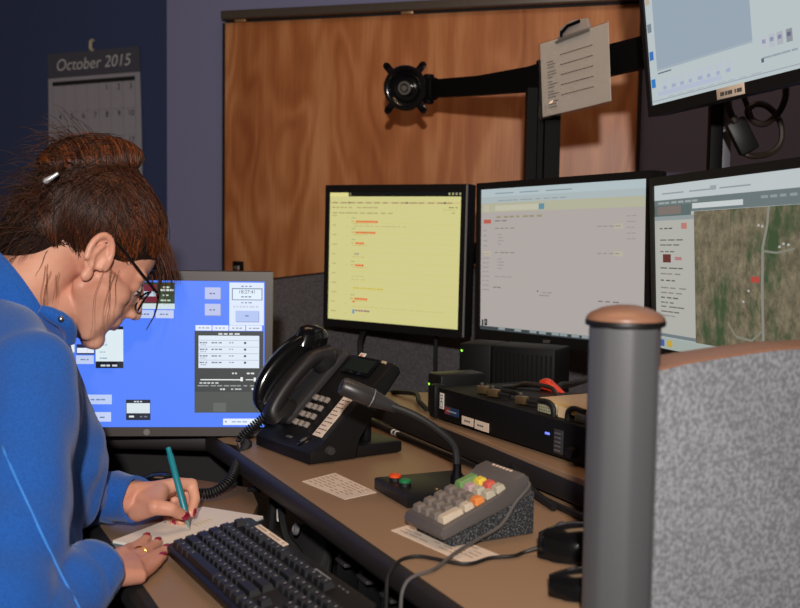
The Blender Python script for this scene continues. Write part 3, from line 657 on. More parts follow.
# cable bundle under the raised monitor
t = thing('video_cable', 'looped black video cable with bulky connector hanging under the high monitor', 'cable', loc=aty(745, 130, 1.93))
b0 = WM[t.name].translation
def rel(px, py, D_): return aty(px, py, D_) - b0
BRN = mat('brown_black_cable', (46, 36, 30), .4)
bm = NB(); tube(bm, spline([rel(786, 84, 1.86), rel(785, 100, 1.88), rel(777, 115, 1.9), rel(764, 124, 1.92), rel(752, 120, 1.93), rel(748, 110, 1.93), rel(757, 104, 1.93), rel(770, 108, 1.94), rel(781, 124, 1.94), rel(781, 142, 1.94), rel(770, 153, 1.94), rel(752, 156, 1.93), rel(742, 152, 1.93)], 7), .0058, 8); build('loop', bm, BRN, t)
bm = NB(); tube(bm, spline([rel(730, 84, 1.93), rel(727, 100, 1.93), rel(732, 116, 1.93), rel(738, 126, 1.93)], 6), .006, 8); tube(bm, spline([rel(742, 92, 1.95), rel(748, 108, 1.95), rel(752, 120, 1.95)], 6), .005, 8); build('lead', bm, RUBBER, t)
bm = NB(); A = rel(734, 120, 1.925); B_ = rel(750, 152, 1.925); Mx = frame((A + B_) / 2, (B_ - A)); box(bm, (0, 0, 0), ((B_ - A).length, .02, .036), Mx, .005); build('connector', bm, BLK, t)
bm = NB(); tube(bm, [rel(736, 122, 1.91), rel(733, 117, 1.91)], [.006, .007], 8); build('thumbscrew', bm, BRN, t)

# ------------------------------------------------------------------ notice in a plastic sleeve clipped to the arm
NNv = V((-ad.y, ad.x, 0)); NP = P1 - NNv * .052
def onn(px, py):
    r = ray(px, py); return EYE + r * ((NP - EYE).dot(NNv) / r.dot(NNv))
q = [onn(541, 44), onn(609, 22), onn(609.5, 101), onn(543, 117)]
ctr = (q[0] + q[1] + q[2] + q[3]) / 4
xa = ((q[1] - q[0]) + (q[2] - q[3])).normalized(); ya = V((0, 0, 1)).cross(xa).normalized(); za = xa.cross(ya)
Mn = Matrix(((xa.x, ya.x, za.x, ctr.x), (xa.y, ya.y, za.y, ctr.y), (xa.z, ya.z, za.z, ctr.z), (0, 0, 0, 1)))
nw = (q[1] - q[0]).length; nh = (q[0] - q[3]).length
t = thing('notice_sheet', 'typed notice in a clear plastic sleeve clipped to the black arm', 'notice', Mn)
bm = NB(); n = 8; rows = []
for i in range(n + 1):
    x = -nw / 2 + nw * i / n; y = .003 * math.sin(i / n * PI)
    rows.append([bm.verts.new((x, y + d, z)) for d, z in ((-.0006, -nh / 2), (-.0006, nh / 2), (.0006, nh / 2), (.0006, -nh / 2))])
for A, B_ in zip(rows[:-1], rows[1:]):
    for k in range(4): bm.faces.new((A[k], A[(k + 1) % 4], B_[(k + 1) % 4], B_[k]))
bm.faces.new(rows[0]); bm.faces.new(rows[-1][::-1]); pg = build('paper', bm, PAPER, t)
bm = NB()
rr = random.Random(3)
for k in range(5):
    z = nh * (.24 - .135 * k); x = -nw * .40
    for j in range(3): quad(bm, x, z - .004 - j * .0058, x + nw * (.07 + .1 * rr.random()), z - .0024 - j * .0058, -.0012)
    if 1:
        for m in range(9): quad(bm, -nw * .2 + m * nw * .054, z + .004 - (.0), -nw * .2 + m * nw * .054 + nw * .044, z + .0060, -.0012)
o = build('typed_lines', bm, mat('soft_ink', (122, 116, 112), .9), pg)
bm = NB(); n = 80; vs = []
for i in range(n + 1):
    col_ = []
    for j in range(n + 1):
        u_, v_ = i / n, j / n
        y = -.0045 - .0012 * (1 + math.sin(u_ * 9 + v_ * 4)) * (1 - v_) - .0075 * math.exp(-((u_ - .14) ** 2 + (v_ - .12) ** 2) / .018) * (1 + math.sin(u_ * 30 + v_ * 16 + .8 * math.sin(v_ * 20))) - .006 * math.exp(-((u_ - .47) ** 2) / .0016 - (v_ - .22) ** 2 / .012)
        col_.append(bm.verts.new((-nw * .51 + nw * 1.03 * u_, y, -nh * .545 + nh * 1.05 * v_)))
    vs.append(col_)
for i in range(n):
    for j in range(n): bm.faces.new((vs[i][j], vs[i + 1][j], vs[i + 1][j + 1], vs[i][j + 1]))
o = build('plastic_sleeve', bm, clear_mat('clear_plastic', .16, .10), t, 80)
o.modifiers.new('thickness', 'SOLIDIFY').thickness = .0004
Mc = Mn @ T(-.002, .004, nh / 2 + .012)
t = thing('binder_clip', 'grey bulldog clip holding the plastic-sleeved notice on the arm', 'clip', Mc)
bm = NB(); prism(bm, [(-.048, -.020), (.050, -.016), (.042, .010), (.0, .016), (-.036, .008)], -.004, .004, rot('X', 90) @ rot('Y', 0), .002); build('jaw', bm, mat('smoke_clip', (168, 158, 152), .35, metal=.1), t)
bm = NB(); tube(bm, [(-.030, -.006, -.004), (-.01, -.007, .006), (.024, -.006, .008)], .0035, 8); tube(bm, [(-.03, -.007, -.012), (-.028, -.008, .0)], .003, 6); build('lever', bm, BLKM, t)
bm = NB(); tube(bm, [(-.048, -.005, -.019), (.050, -.005, -.015)], .003, 8); build('lip', bm, SILV, t)
#PART3
# ------------------------------------------------------------------ black units on the shelf
ra = V((.484, -.875, 0)).normalized(); RA = V((.0635, 1.818, Z_SH))
MR = frame(RA, ra)
RBLK = mat('dull_black_steel', (11, 11, 12), .62, var=.15, spec=.25)
t = thing('radio_unit', 'long low black rack unit with white stickers at the front of the shelf', 'radio unit', MR)
bm = NB(); box(bm, (.205, .087, .031), (.40, .165, .050), None, .003); build('body', bm, RBLK, t)
bm = NB(); box(bm, (.205, .0, .031), (.39, .006, .052), None, .002); build('front_panel', bm, RBLK, t)
for x in (-.004, .412):
    bm = NB(); box(bm, (x, .004, .032), (.018, .022, .056), None, .004); build('rack_ear', bm, BLK, t)
bm = NB()
for x in (.03, .38):
    for y in (.02, .15): lathe(bm, [(.010, 0), (.010, .007)], 10, T(x, y, 0))
o = build('rubber_feet', bm, RUBBER, t); o['kind'] = 'stuff'
for x0, x1, z0, z1 in ((.086, .119, .009, .022), (.124, .163, .008, .022)):
    bm = NB(); box(bm, ((x0 + x1) / 2, -.0035, (z0 + z1) / 2), (x1 - x0, .0012, z1 - z0)); st = build('sticker', bm, PAPER2, t)
    bm = NB()
    for k in range(3): quad(bm, x0 + .008 + .006 * k, (z0 + z1) / 2 - .0015, x0 + .0125 + .006 * k, (z0 + z1) / 2 + .0015, -.0043)
    build('print', bm, INK, st)
bm = NB(); box(bm, (.023, -.0035, .036), (.012, .0012, .026)); st = build('sticker', bm, PAPER, t)
build('lettering', text_bm('CH1', .0125, T(.023, -.0043, .036) @ rot('Y', -90) @ FACE), BINK, st)
bm = NB(); box(bm, (.054, -.0035, .023), (.042, .001, .013)); lg = build('logo_plate', bm, mat('navy_plate', (40, 60, 92), .5), t)
bm = NB(); quad(bm, .0335, .0175, .050, .0285, -.0042); build('logo_red', bm, mat('red_plate', (150, 52, 44), .5), lg)
bm = NB(); quad(bm, .040, .0215, .070, .0240, -.0046); build('logo_stripe', bm, mat('pale_plate', (140, 160, 180), .5), lg)
bm = NB(); box(bm, (.313, -.0035, .034), (.009, .002, .003)); build('blue_lamp', bm, glow('blue_led', (110, 130, 255), .9), t)
bm = NB(); box(bm, (.340, -.004, .027), (.020, .003, .034), None, .001); jk = build('port_block', bm, DGR, t)
bm = NB()
for k in range(5): box(bm, (.340, -.006, .015 + .006 * k), (.012, .002, .002))
o = build('port_marks', bm, MGR, jk); o['kind'] = 'stuff'
bm = NB(); lathe(bm, [(0, -.012), (.008, -.012), (.009, -.002), (.009, 0)], 16, T(.372, -.0, .018) @ rot('X', 90) @ rot('X', 180)); build('knob', bm, BLK, t)

t = thing('speaker_box', 'small upright black speaker with side knob and green lamp at the shelf left end', 'speaker', MR @ T(-.040, .028, 0))
bm = NB(); box(bm, (0, .035, .036), (.045, .09, .072), None, .005); build('body', bm, BLK, t)
bm = NB(); lathe(bm, [(0, 0), (.008, .001), (.009, .004), (.009, .012), (.006, .012), (.006, .018)], 16, T(-.040, .02, .022) @ rot('Y', 90)); build('knob', bm, RUBBER, t)
bm = NB(); lathe(bm, [(0, -.0025), (.0018, -.0015), (.0022, 0)], 10, T(-.016, -.0105, .052) @ rot('X', -90) @ rot('X', 180)); build('green_lamp', bm, glow('green_led', (150, 240, 60), 1.3), t)
bm = NB(); box(bm, (.008, -.011, .046), (.02, .003, .004)); build('badge', bm, MGR, t)

MWB = frame(V((.11, 2.085, Z_SH)), V((.19, -.10, 0)))
t = thing('speaker_box', 'wide black box under the web mail monitor with green lamp and white label', 'speaker', MWB)
bm = NB(); box(bm, (.036, .045, .05), (.066, .085, .10), None, .004); build('end_module', bm, RBLK, t)
bm = NB(); box(bm, (.133, .045, .05), (.126, .085, .10), None, .004); build('body', bm, RBLK, t)
bm = NB()
for k in range(13): box(bm, (.078 + .0092 * k, .0015, .05), (.003, .003, .075))
o = build('front_grille', bm, RBLK, t); o['kind'] = 'stuff'
bm = NB(); lathe(bm, [(0, -.0025), (.0018, -.0015), (.0024, 0)], 10, T(.009, .0025, .086) @ rot('X', -90) @ rot('X', 180)); build('green_lamp', bm, MATS['green_led'], t)
bm = NB(); box(bm, (.043, .0015, .020), (.020, .002, .013)); st = build('sticker', bm, PAPER, t)
bm = NB()
for k in range(2): quad(bm, .044, .017 + .004 * k, .051, .0190 + .004 * k, -.0001)
build('print', bm, INK, st)

t = thing('power_supply', 'small tan vented device with black handles lying behind the radio unit front', 'device', MR @ T(.285, .016, .0575))
AMB = mat('amber_case', (214, 178, 120), .4)
bm = NB(); box(bm, (.05, .06, .010), (.17, .10, .014), None, .002); build('case', bm, AMB, t)
for x0, x1 in ((-.028, .014), (.060, .105)):
    bm = NB(); box(bm, ((x0 + x1) / 2, .006, .004), (x1 - x0, .006, .020), None, .001); vp = build('vent_panel', bm, mat('vent_metal', (190, 186, 150), .45, metal=.2), t)
    bm = NB()
    for i in range(7):
        for j in range(4):
            x = x0 + .004 + (x1 - x0 - .008) * i / 6; z = -.003 + .0045 * j
            lathe(bm, [(0, -.0004), (.0014, -.0004), (.0014, 0)], 6, T(x + (.002 if j % 2 else 0) * .8, .003, z) @ rot('X', 90))
    o = build('vent_holes', bm, BINK, vp); o['kind'] = 'stuff'
bm = NB(); box(bm, (.037, .002, .001), (.024, .003, .024)); build('tag', bm, mat('tan_tag', (222, 190, 150), .6), t)
for x in (.020, .054):
    s_ = 1 if x < .03 else -1
    bm = NB(); tube(bm, spline([(x - s_ * .035, -.003, .016), (x - s_ * .012, -.004, .017), (x, -.004, .009), (x, -.004, -.012)], 6), .004, 8); build('handle', bm, RUBBER, t)
bm = NB(); lathe(bm, [(0, -.004), (.002, -.003), (.0025, 0)], 10, T(.122, .004, .004) @ rot('X', -90) @ rot('X', 180)); build('green_lamp', bm, MATS['green_led'], t)

# plugs and cable clutter lying on the radio unit
Zt = .0562
def cable(name, pts, r, m, label, n=7, cat='cable', M=None):
    bm = NB(); P = [(M @ V(p)) if M else V(p) for p in pts]; tube(bm, spline(P, n), r, 8); o = build(name, bm, m)
    origin(o, P[0]); return tag(o, label, cat)
rc = [aty(540, 386, 1.80), aty(546, 385, 1.80), aty(553, 388, 1.79), aty(564, 394, 1.775)]
t = thing('red_connector', 'bright red cable hood glinting on the radio unit beside the wide black box', 'connector', loc=rc[1] - V((0, 0, .012)))
bm = NB(); tube(bm, spline(rc, 4), [.006, .009, .010, .011, .0115, .0115, .011, .010, .0088, .0075, .006, .0045, .003], 10); wpart('hood', bm, mat('red_rubber', (206, 52, 26), .35), t)
bm = NB(); tube(bm, spline([rc[0], rc[0] + V((-.02, .01, .0)), rc[0] + V((-.06, .02, -.004))], 4), .004, 8); wpart('lead', bm, RUBBER, t)
cable('patch_cable', [(.06, .06, .062), (.10, .045, .064), (.15, .055, .064), (.20, .04, .064), (.25, .06, .062)], .004, RUBBER, 'thin black cable lying along the top of the radio unit', M=MR)
cable('patch_cable', [(.08, .10, .061), (.13, .09, .074), (.18, .10, .074), (.22, .09, .064), (.26, .12, .061)], .0035, BRN, 'brown black cable lying behind the thin one on the radio unit', M=MR)
for k, (x, y, lb) in enumerate(((.095, .03, 'metal plug at the left end of the plugs on the radio unit'), (.13, .027, 'second metal plug from the left on the radio unit'), (.205, .028, 'metal plug nearest the tan vented device on the radio unit'))):
    t = thing('cable_plug', lb, 'plug', MR @ T(x, y, Zt), 'plugs on the radio unit')
    bm = NB(); box(bm, (0, 0, .007), (.020, .012, .012), rot('Z', 20), .002); build('shell', bm, mat('gold_plug', (150, 124, 84), .3, metal=.8), t)
    bm = NB(); tube(bm, [(.008, .002, .007), (.03, .01, .006)], .003, 8); build('strain_relief', bm, RUBBER, t)
    bm = NB(); lathe(bm, [(0, .012), (.003, .012), (.003, .017), (0, .018)], 10, T(-.004, 0, 0)); build('screw', bm, STEEL, t)
cable('power_lead', [aty(640, 348, 1.9), aty(612, 366, 1.92), aty(592, 377, 1.93), aty(572, 384, 1.92), aty(558, 388, 1.88), (.262, 1.84, .855)], .006, RUBBER, 'thick black lead curving up behind the post under the monitors')
cable('monitor_cable', [(-.082, 2.60, .97), (-.080, 2.595, .93), (-.092, 2.57, .89), (-.090, 2.56, .83), (-.092, 2.56, .55), (-.092, 2.57, .01)], .007, RUBBER, 'black cable hanging from the yellow monitor behind the desk phone')
cable('monitor_cable', [(.085, 2.50, .96), (.083, 2.49, .90), (.083, 2.49, .83), (.083, 2.50, .5), (.083, 2.51, .01)], .0045, RUBBER, 'thin cable hanging from the yellow monitor beside the small speaker')
sf = [dk(-.30, .286, Z_UP + .006), dk(-.1, .290, Z_UP + .006), dk(.1, .288, Z_UP + .006), dk(.3, .292, Z_UP + .008), dk(.50, .285, Z_UP + .006), dk(.62, .290, Z_UP + .006), dk(.80, .286, Z_UP + .006)]
t = thing('shelf_cable', 'black cable running along the foot of the equipment shelf', 'cable', loc=sf[0])
bm = NB(); tube(bm, spline(sf, 8), .0045, 8); wpart('cable', bm, RUBBER, t)
for ds in (0, .014):
    bm = NB(); p = dk(-.035 + ds, .2885, Z_UP + .006); tube(bm, [p - U * .0012, p + U * .0012], .0055, 10); wpart('white_marker', bm, PAPER, t)
cable('speaker_lead', [dk(-.20, .36, Z_SH + .004), dk(-.12, .37, Z_SH + .012), dk(-.05, .345, Z_SH + .010), dk(.0, .335, Z_SH + .005)], .0045, RUBBER, 'short black lead arching on the shelf between phone and small speaker')
cable('speaker_lead', [dk(.36, .297, Z_UP + .030), dk(.40, .285, Z_UP + .022), dk(.45, .280, Z_UP + .012), dk(.50, .276, Z_UP + .006)], .005, RUBBER, 'short black lead drooping over the shelf front behind the keypad')

# ------------------------------------------------------------------ desk phone
pr_ = V((.58, -.815, 0)).normalized()
MP = frame(V((-.237, 1.805, Z_UP)), pr_) @ Matrix.Diagonal((.83, 1.14, 1, 1))
t = thing('desk_phone', 'black desk phone with grey handset, keypad and paper strip', 'telephone', MP)
PW = .215
prof = [(0, .002), (0, .018), (.006, .024), (.028, .036), (.127, .145), (.135, .148), (.145, .142), (.148, .132), (.075, .035), (.075, .002)]
bm = NB(); prism(bm, prof, 0, PW, Matrix(((0, 0, 1, 0), (1, 0, 0, 0), (0, 1, 0, 0), (0, 0, 0, 1))), .004); build('body', bm, BLK, t)
bm = NB(); box(bm, (.125, .095, .011), (.17, .12, .020), None, .005); box(bm, (.125, .108, .05), (.12, .012, .06), rot('X', 0), .003); build('stand', bm, BLK, t)
MF = T(0, .028, .0365) @ rot('X', 47.7)    # face frame: x right, y up the slope
FS = .154
bm = NB(); box(bm, (.135, .135, .002), (.098, .034, .004), MF, .001); ds = build('display_bezel', bm, BLKG, t)
bm = NB(); box(bm, (.135, .135, .0042), (.084, .024, .001), MF); build('display', bm, glow('dim_lcd', (16, 24, 19), .4), ds)
bm = NB(); box(bm, (.112, .1535, .0015), (.018, .011, .002), MF); st = build('sticker', bm, PAPER, t)
bm = NB(); box(bm, (.112, .1535, .0027), (.007, .005, .0006), MF); build('sticker_mark', bm, mat('orange_mark', (230, 130, 60), .6), st)
bm = NB(); box(bm, (.195, .150, .0015), (.012, .004, .003), MF @ T(.0, .0, 0)); build('message_lamp', bm, mat('pale_lamp', (190, 170, 140), .4), t)
bm = NB(); box(bm, (.1755, .050, .0012), (.030, .100, .002), MF); st = build('directory_strip', bm, PAPER2, t)
bm = NB(); box(bm, (.1755, .091, .0022), (.030, .018, .001), MF); build('orange_entry', bm, mat('orange_entry', (224, 150, 92), .8), st)
bm = NB(); rr = random.Random(5)
for k in range(11):
    y = .006 + .0070 * k; x = .164
    for j in range(2 + k % 2): wv = .005 + .004 * rr.random(); box(bm, (x + wv / 2, y, .0025), (wv, .0016, .0003), MF); x += wv + .002
o = build('directory_print', bm, INK, st); o['kind'] = 'stuff'
KEYM = mat('grey_phone_key', (150, 140, 132), .45)
km = None
for r_ in range(4):
    for c_ in range(3):
        lab = ['*0#', '789', '456', '123'][r_][c_]
        bm = NB(); box(bm, (0, 0, .003), (.0135, .0100, .006), None, .002)
        o = build('key', bm, KEYM, t) if km is None else bpy.data.objects.new('key', km)
        if km is None: km = o.data
        else: bm.free(); COL.objects.link(o); o.parent = t
        o.matrix_local = MF @ T(.080 + .0200 * c_, .012 + .0165 * r_, 0)
        build('key_legend', text_bm(lab, .0075, T(0, 0, .0063)), BINK, o)
bm = NB(); lathe(bm, [(.0, .003), (.003, .003), (.004, 0)], 12, MF @ T(.064, .064, 0)); build('indicator', bm, PAPER, t)
bm = NB(); lathe(bm, [(0, .0025), (.009, .003), (.0125, .001), (.0125, 0)], 20, T(.158, .015, .0285) @ rot('X', 27)); sp = build('speaker_button', bm, BLKG, t)
bm = NB(); lathe(bm, [(0, .0034), (.004, .0036), (.006, .0032)], 16, T(.158, .015, .0285) @ rot('X', 27)); build('button_mark', bm, MGR, sp)
bm = NB(); box(bm, (.105, .014, .0285), (.016, .006, .002), rot('X', 0)); build('small_button', bm, MGR, t)
bm = NB(); lathe(bm, [(0, .009), (.006, .008), (.0075, 0), (.0075, -.01)], 16, T(PW, .03, .02) @ rot('Y', 90)); build('tilt_knob', bm, DGR, t)
bm = NB(); prism(bm, rrect(.054, .15, .012, 4, .043, .078), 0.0, .012, MF, .003); build('cradle', bm, DGR, t)
# handset: grip curve with two cups, plus a glossy shoulder rest
hx = .048
hp = [MF @ V((hx, q, h_)) for q, h_ in ((.004, .020), (.008, .034), (.038, .042), (.078, .044), (.114, .040), (.134, .022))]
bm = NB()
def ellsweep(bm, pts, wds, ths, n=12):
    pts = [V(p) for p in pts]; rings = []
    for i, p in enumerate(pts):
        tg = (pts[min(i + 1, len(pts) - 1)] - pts[max(i - 1, 0)]).normalized(); sx = V((1, 0, 0)); nn = sx.cross(tg).normalized()
        rings.append([bm.verts.new(p + sx * wds[i] * math.copysign(abs(math.cos(a)) ** .7, math.cos(a)) + nn * ths[i] * math.copysign(abs(math.sin(a)) ** .7, math.sin(a))) for a in [2 * PI * j / n for j in range(n)]])
    for A, B_ in zip(rings[:-1], rings[1:]):
        for k in range(n): bm.faces.new((A[k], A[(k + 1) % n], B_[(k + 1) % n], B_[k]))
    bm.faces.new(rings[0][::-1]); bm.faces.new(rings[-1])
HS = mat('charcoal_handset', (30, 29, 30), .45, bump=.06, bscale=900)
pts = spline(hp, 5); k = len(pts)
ellsweep(bm, pts, [.020 + .004 * abs(2 * i / (k - 1) - 1) ** 2 for i in range(k)], [.011 + .006 * abs(2 * i / (k - 1) - 1) ** 3 for i in range(k)])
bm2 = hp[0]
lathe(bm, [(0, -.012), (.020, -.012), (.023, -.004), (.022, .012), (0, .016)], 20, MF @ T(hx, .018, .018)); lathe(bm, [(0, -.012), (.020, -.012), (.023, -.004), (.022, .012), (0, .016)], 20, MF @ T(hx, .122, .018))
hs = build('handset', bm, HS, t, 50)
bm = NB()
sp_ = spline([MF @ V(q) for q in ((.026, .010, .024), (.020, .026, .042), (.020, .060, .054), (.024, .106, .060), (.030, .146, .058))], 6); k = len(sp_)
ellsweep(bm, sp_, [.012 + .010 * (i / (k - 1)) for i in range(k)], [.014 + .014 * math.sin(PI * min(1, i / (k - 1) * .9 + .1)) for i in range(k)], 14)
lathe(bm, [(.0225, -.024), (.023, -.006), (.021, .006), (.014, .013), (0, .016)], 20, T(sp_[-1]) @ rot('X', -20), sy=1.15)
build('shoulder_rest', bm, BLKG, hs, 60)
# coiled cord from the handset down to the writing hand
cpath = spline([MP @ V((.0, .02, .05)), MP @ V((-.02, -.015, .012)), aty(247, 444, 1.80), aty(238, 462, 1.74), aty(230, 480, 1.70), aty(214, 492, 1.68), aty(196, 493, 1.67), aty(178, 488, 1.68)], 14)
L_ = [0]
for a, b in zip(cpath[:-1], cpath[1:]): L_.append(L_[-1] + (b - a).length)
turns = L_[-1] / .0046; N_ = int(turns * 9); pts = []
for i in range(N_ + 1):
    s_ = L_[-1] * i / N_; j = max(0, min(len(L_) - 2, int(np.searchsorted(L_, s_)) - 1)); f_ = (s_ - L_[j]) / (L_[j + 1] - L_[j]); p = cpath[j].lerp(cpath[j + 1], f_)
    tg = (cpath[j + 1] - cpath[j]).normalized(); a_ = tg.cross(V((0, .3, 1))).normalized(); b_ = tg.cross(a_); th = 2 * PI * turns * i / N_
    pts.append(p + (a_ * math.cos(th) + b_ * math.sin(th)) * .0072)
bm = NB(); tube(bm, pts, .0018, 5); wpart('coiled_cord', bm, RUBBER, t, 80)

# ------------------------------------------------------------------ gooseneck microphone
MG = frame(V((-.032, 1.511, Z_UP)), U)
t = thing('desk_microphone', 'black gooseneck desk microphone with an orange and a green button on its base', 'microphone', MG)
bm = NB(); prism(bm, [(0, 0), (.108, 0), (.108, .125), (0, .125)], .002, .020, None, .003); build('base', bm, BLK, t)
bm = NB()
for x in (.012, .096):
    for y in (.012, .113): lathe(bm, [(.007, 0), (.007, .003)], 10, T(x, y, 0))
o = build('feet', bm, RUBBER, t); o['kind'] = 'stuff'
for nm, x, c_ in (('orange_button', .030, (232, 78, 22)), ('green_button', .062, (20, 116, 66))):
    bm = NB(); lathe(bm, [(.0085, 0), (.0085, .0045), (.0075, .0055)], 20, T(x, .018, .020)); o = build('button_collar', bm, RUBBER, t)
    bm = NB(); lathe(bm, [(.0082, .005), (.0082, .0082), (.0065, .0094), (0, .0097)], 20, T(x, .018, .020)); b_ = build('button', bm, mat(nm, c_, .4), t); b_['label'] = nm.replace('_', ' ')
bm = NB(); lathe(bm, [(.0, .001), (.0018, .001), (.002, 0)], 8, T(.094, .05, .020)); build('pilot_lamp', bm, mat('amber_lamp', (150, 120, 60), .4), t)
g0 = MG @ V((.085, .085, .020))
gp = spline([g0, g0 + V((0, 0, .02)), aty(455, 448, 1.475), aty(440, 432, 1.475), aty(416, 416, 1.475), aty(386, 404, 1.48)], 8)
bm = NB(); lathe(bm, [(.009, 0), (.009, .012), (.006, .018), (.0055, .03)], 16, T(g0)); wpart('socket', bm, BLKM, t)
bm = NB(); 
rs = [.0052 + (.0004 if i % 2 else 0) for i in range(len(gp))]; tube(bm, gp, .0054, 10); wpart('gooseneck', bm, RUBBER, t)
h0 = gp[-1]; h1 = aty(343, 386, 1.47); d_ = h1 - h0
bm = NB(); tube(bm, [h0 - d_ * .25, h0 - d_ * .02, h0 + d_ * .25, h0 + d_ * .32, h0 + d_ * .34, h0 + d_ * .98, h1 + d_ * .04], [.0065, .0085, .0115, .0120, .0128, .0128, .0105], 16); mh = wpart('microphone_head', bm, mat('gunmetal', (60, 58, 58), .38, metal=.3), t)
bm = NB(); tube(bm, [h0 + d_ * .325, h0 + d_ * .345], .0132, 16, cap=False); wpart('ring', bm, SILV, t, parent=mh)
bm = NB(); tube(bm, [h1 + d_ * .035, h1 + d_ * .055], [.0103, .008], 16); wpart('grille', bm, RUBBER, t, parent=mh)

# ------------------------------------------------------------------ keypad on its foam wedge
kr = V((.52, -.854, 0)).normalized(); KO = V((.014, 1.312, Z_UP)); MK = frame(KO, kr) @ Matrix.Diagonal((.93, .84, .92, 1))
KW = .088; KL = .165
ka = math.degrees(math.atan2(.040, .135))
t = thing('foam_wedge', 'dark grey flecked foam wedge propping up the programmable keypad', 'wedge', MK)
FOAM = mix_mat('flecked_foam', (30, 31, 33), (120, 122, 124), 420, .52, .68, .95, .5, 2)
bm = NB(); prism(bm, [(.012, .001), (.155, .001), (.155, .056), (.012, .012)], .0, KW - .004, Matrix(((0, 0, 1, .002), (1, 0, 0, 0), (0, 1, 0, 0), (0, 0, 0, 1))), .002); build('foam_block', bm, FOAM, t)
MKf = MK @ T(0, .004, .013) @ rot('X', math.degrees(math.atan2(.044, .143)))
t = thing('programmable_keypad', 'grey keypad with coloured keys propped on the foam wedge', 'keypad', MKf)
GKP = mat('warm_grey_keypad', (88, 82, 80), .5, bump=.06, bscale=900)
prof = [(-.006, .001), (-.010, .010), (-.004, .018), (.10, .022), (.115, .024), (.128, .033), (.146, .033), (.152, .026), (.152, .001)]
bm = NB(); prism(bm, prof, 0, KW, Matrix(((0, 0, 1, 0), (1, 0, 0, 0), (0, 1, 0, 0), (0, 0, 0, 1))), .003); build('case', bm, GKP, t)
bm = NB()
for k in range(6): quad(bm, .022 + .0075 * k, .0, .0275 + .0075 * k, .0042, 0)
bm.transform(T(0, .140, .0335) @ rot('X', -90) @ rot('X', 0)); 
for v in bm.verts: v.co.z = .0335
build('logo', bm, PAPER2, t)
cols = {'g': (116, 106, 98), 'w': (196, 180, 158), 'o': (222, 134, 66), 'G': (112, 146, 90), 'Y': (226, 200, 70), 'R': (206, 92, 78), 'c': (180, 172, 152), 'p': (180, 154, 152)}
kk = []
pit = .0188
for r_, row in enumerate(['ggg2', 'gggw', 'gggw', 'gggo', '2pcc', '2YRc']):
    for c_, ch in enumerate(row):
        y = .006 + r_ * pit + (.001 if r_ > 3 else 0)
        if ch == '2': continue
        if ch == '4': kk.append((c_, y - .0, 'G', 1, 1)); continue
        kk.append((c_, y, ch, 1, 1))
kk = [k for k in kk if not (k[2] == 'w' and abs(k[1] - .006 - pit) < 1e-6)]
kk.append((3, .006 + pit * .5, 'w', 1, 2))
kk.append((0, .006 + 4.5 * pit + .001, 'G', 1, 2))
kms = {}
for c_, y, ch, nx, ny in kk:
    key = (ch, ny); wx = .0172; wy = .0172 + pit * (ny - 1)
    if key not in kms:
        bm = NB(); b0 = [bm.verts.new((sx * wx / 2, sy * wy / 2, 0)) for sx, sy in ((-1, -1), (1, -1), (1, 1), (-1, 1))]; b1 = [bm.verts.new((sx * wx * .36, sy * (wy / 2 - .0026) + .0006, .0095)) for sx, sy in ((-1, -1), (1, -1), (1, 1), (-1, 1))]
        bm.faces.new(b1); bm.faces.new(b0[::-1])
        for i in range(4): bm.faces.new((b0[i], b0[(i + 1) % 4], b1[(i + 1) % 4], b1[i]))
        bmesh.ops.bevel(bm, geom=bm.edges[:], offset=.0009, segments=1, affect='EDGES')
        o = build('key', bm, mat('keypad_key_' + ch, cols[ch], .5), t); kms[key] = o.data
    else: o = bpy.data.objects.new('key', kms[key]); COL.objects.link(o); o.parent = t
    o.matrix_local = T(.0145 + c_ * .0196, y + .0055, .0165 + y * .04)
kc = [MKf @ V((.082, .148, .022)), MKf @ V((.094, .144, .018)), MKf @ V((.0945, .115, .006)), MK @ V((.097, .085, .026)), MK @ V((.104, .04, .014)), MK @ V((.125, -.01, .010)), MK @ V((.150, -.06, .004)), dk(.665, .012, Z_UP + .004), dk(.668, -.017, Z_UP - .006), dk(.675, -.026, Z_UP - .05), dk(.69, -.03, Z_UP - .2), dk(.70, -.02, .3)]
bm = NB(); tube(bm, spline(kc, 8), .0020, 8); wpart('cord', bm, mat('grey_cord', (84, 80, 78), .5), t)

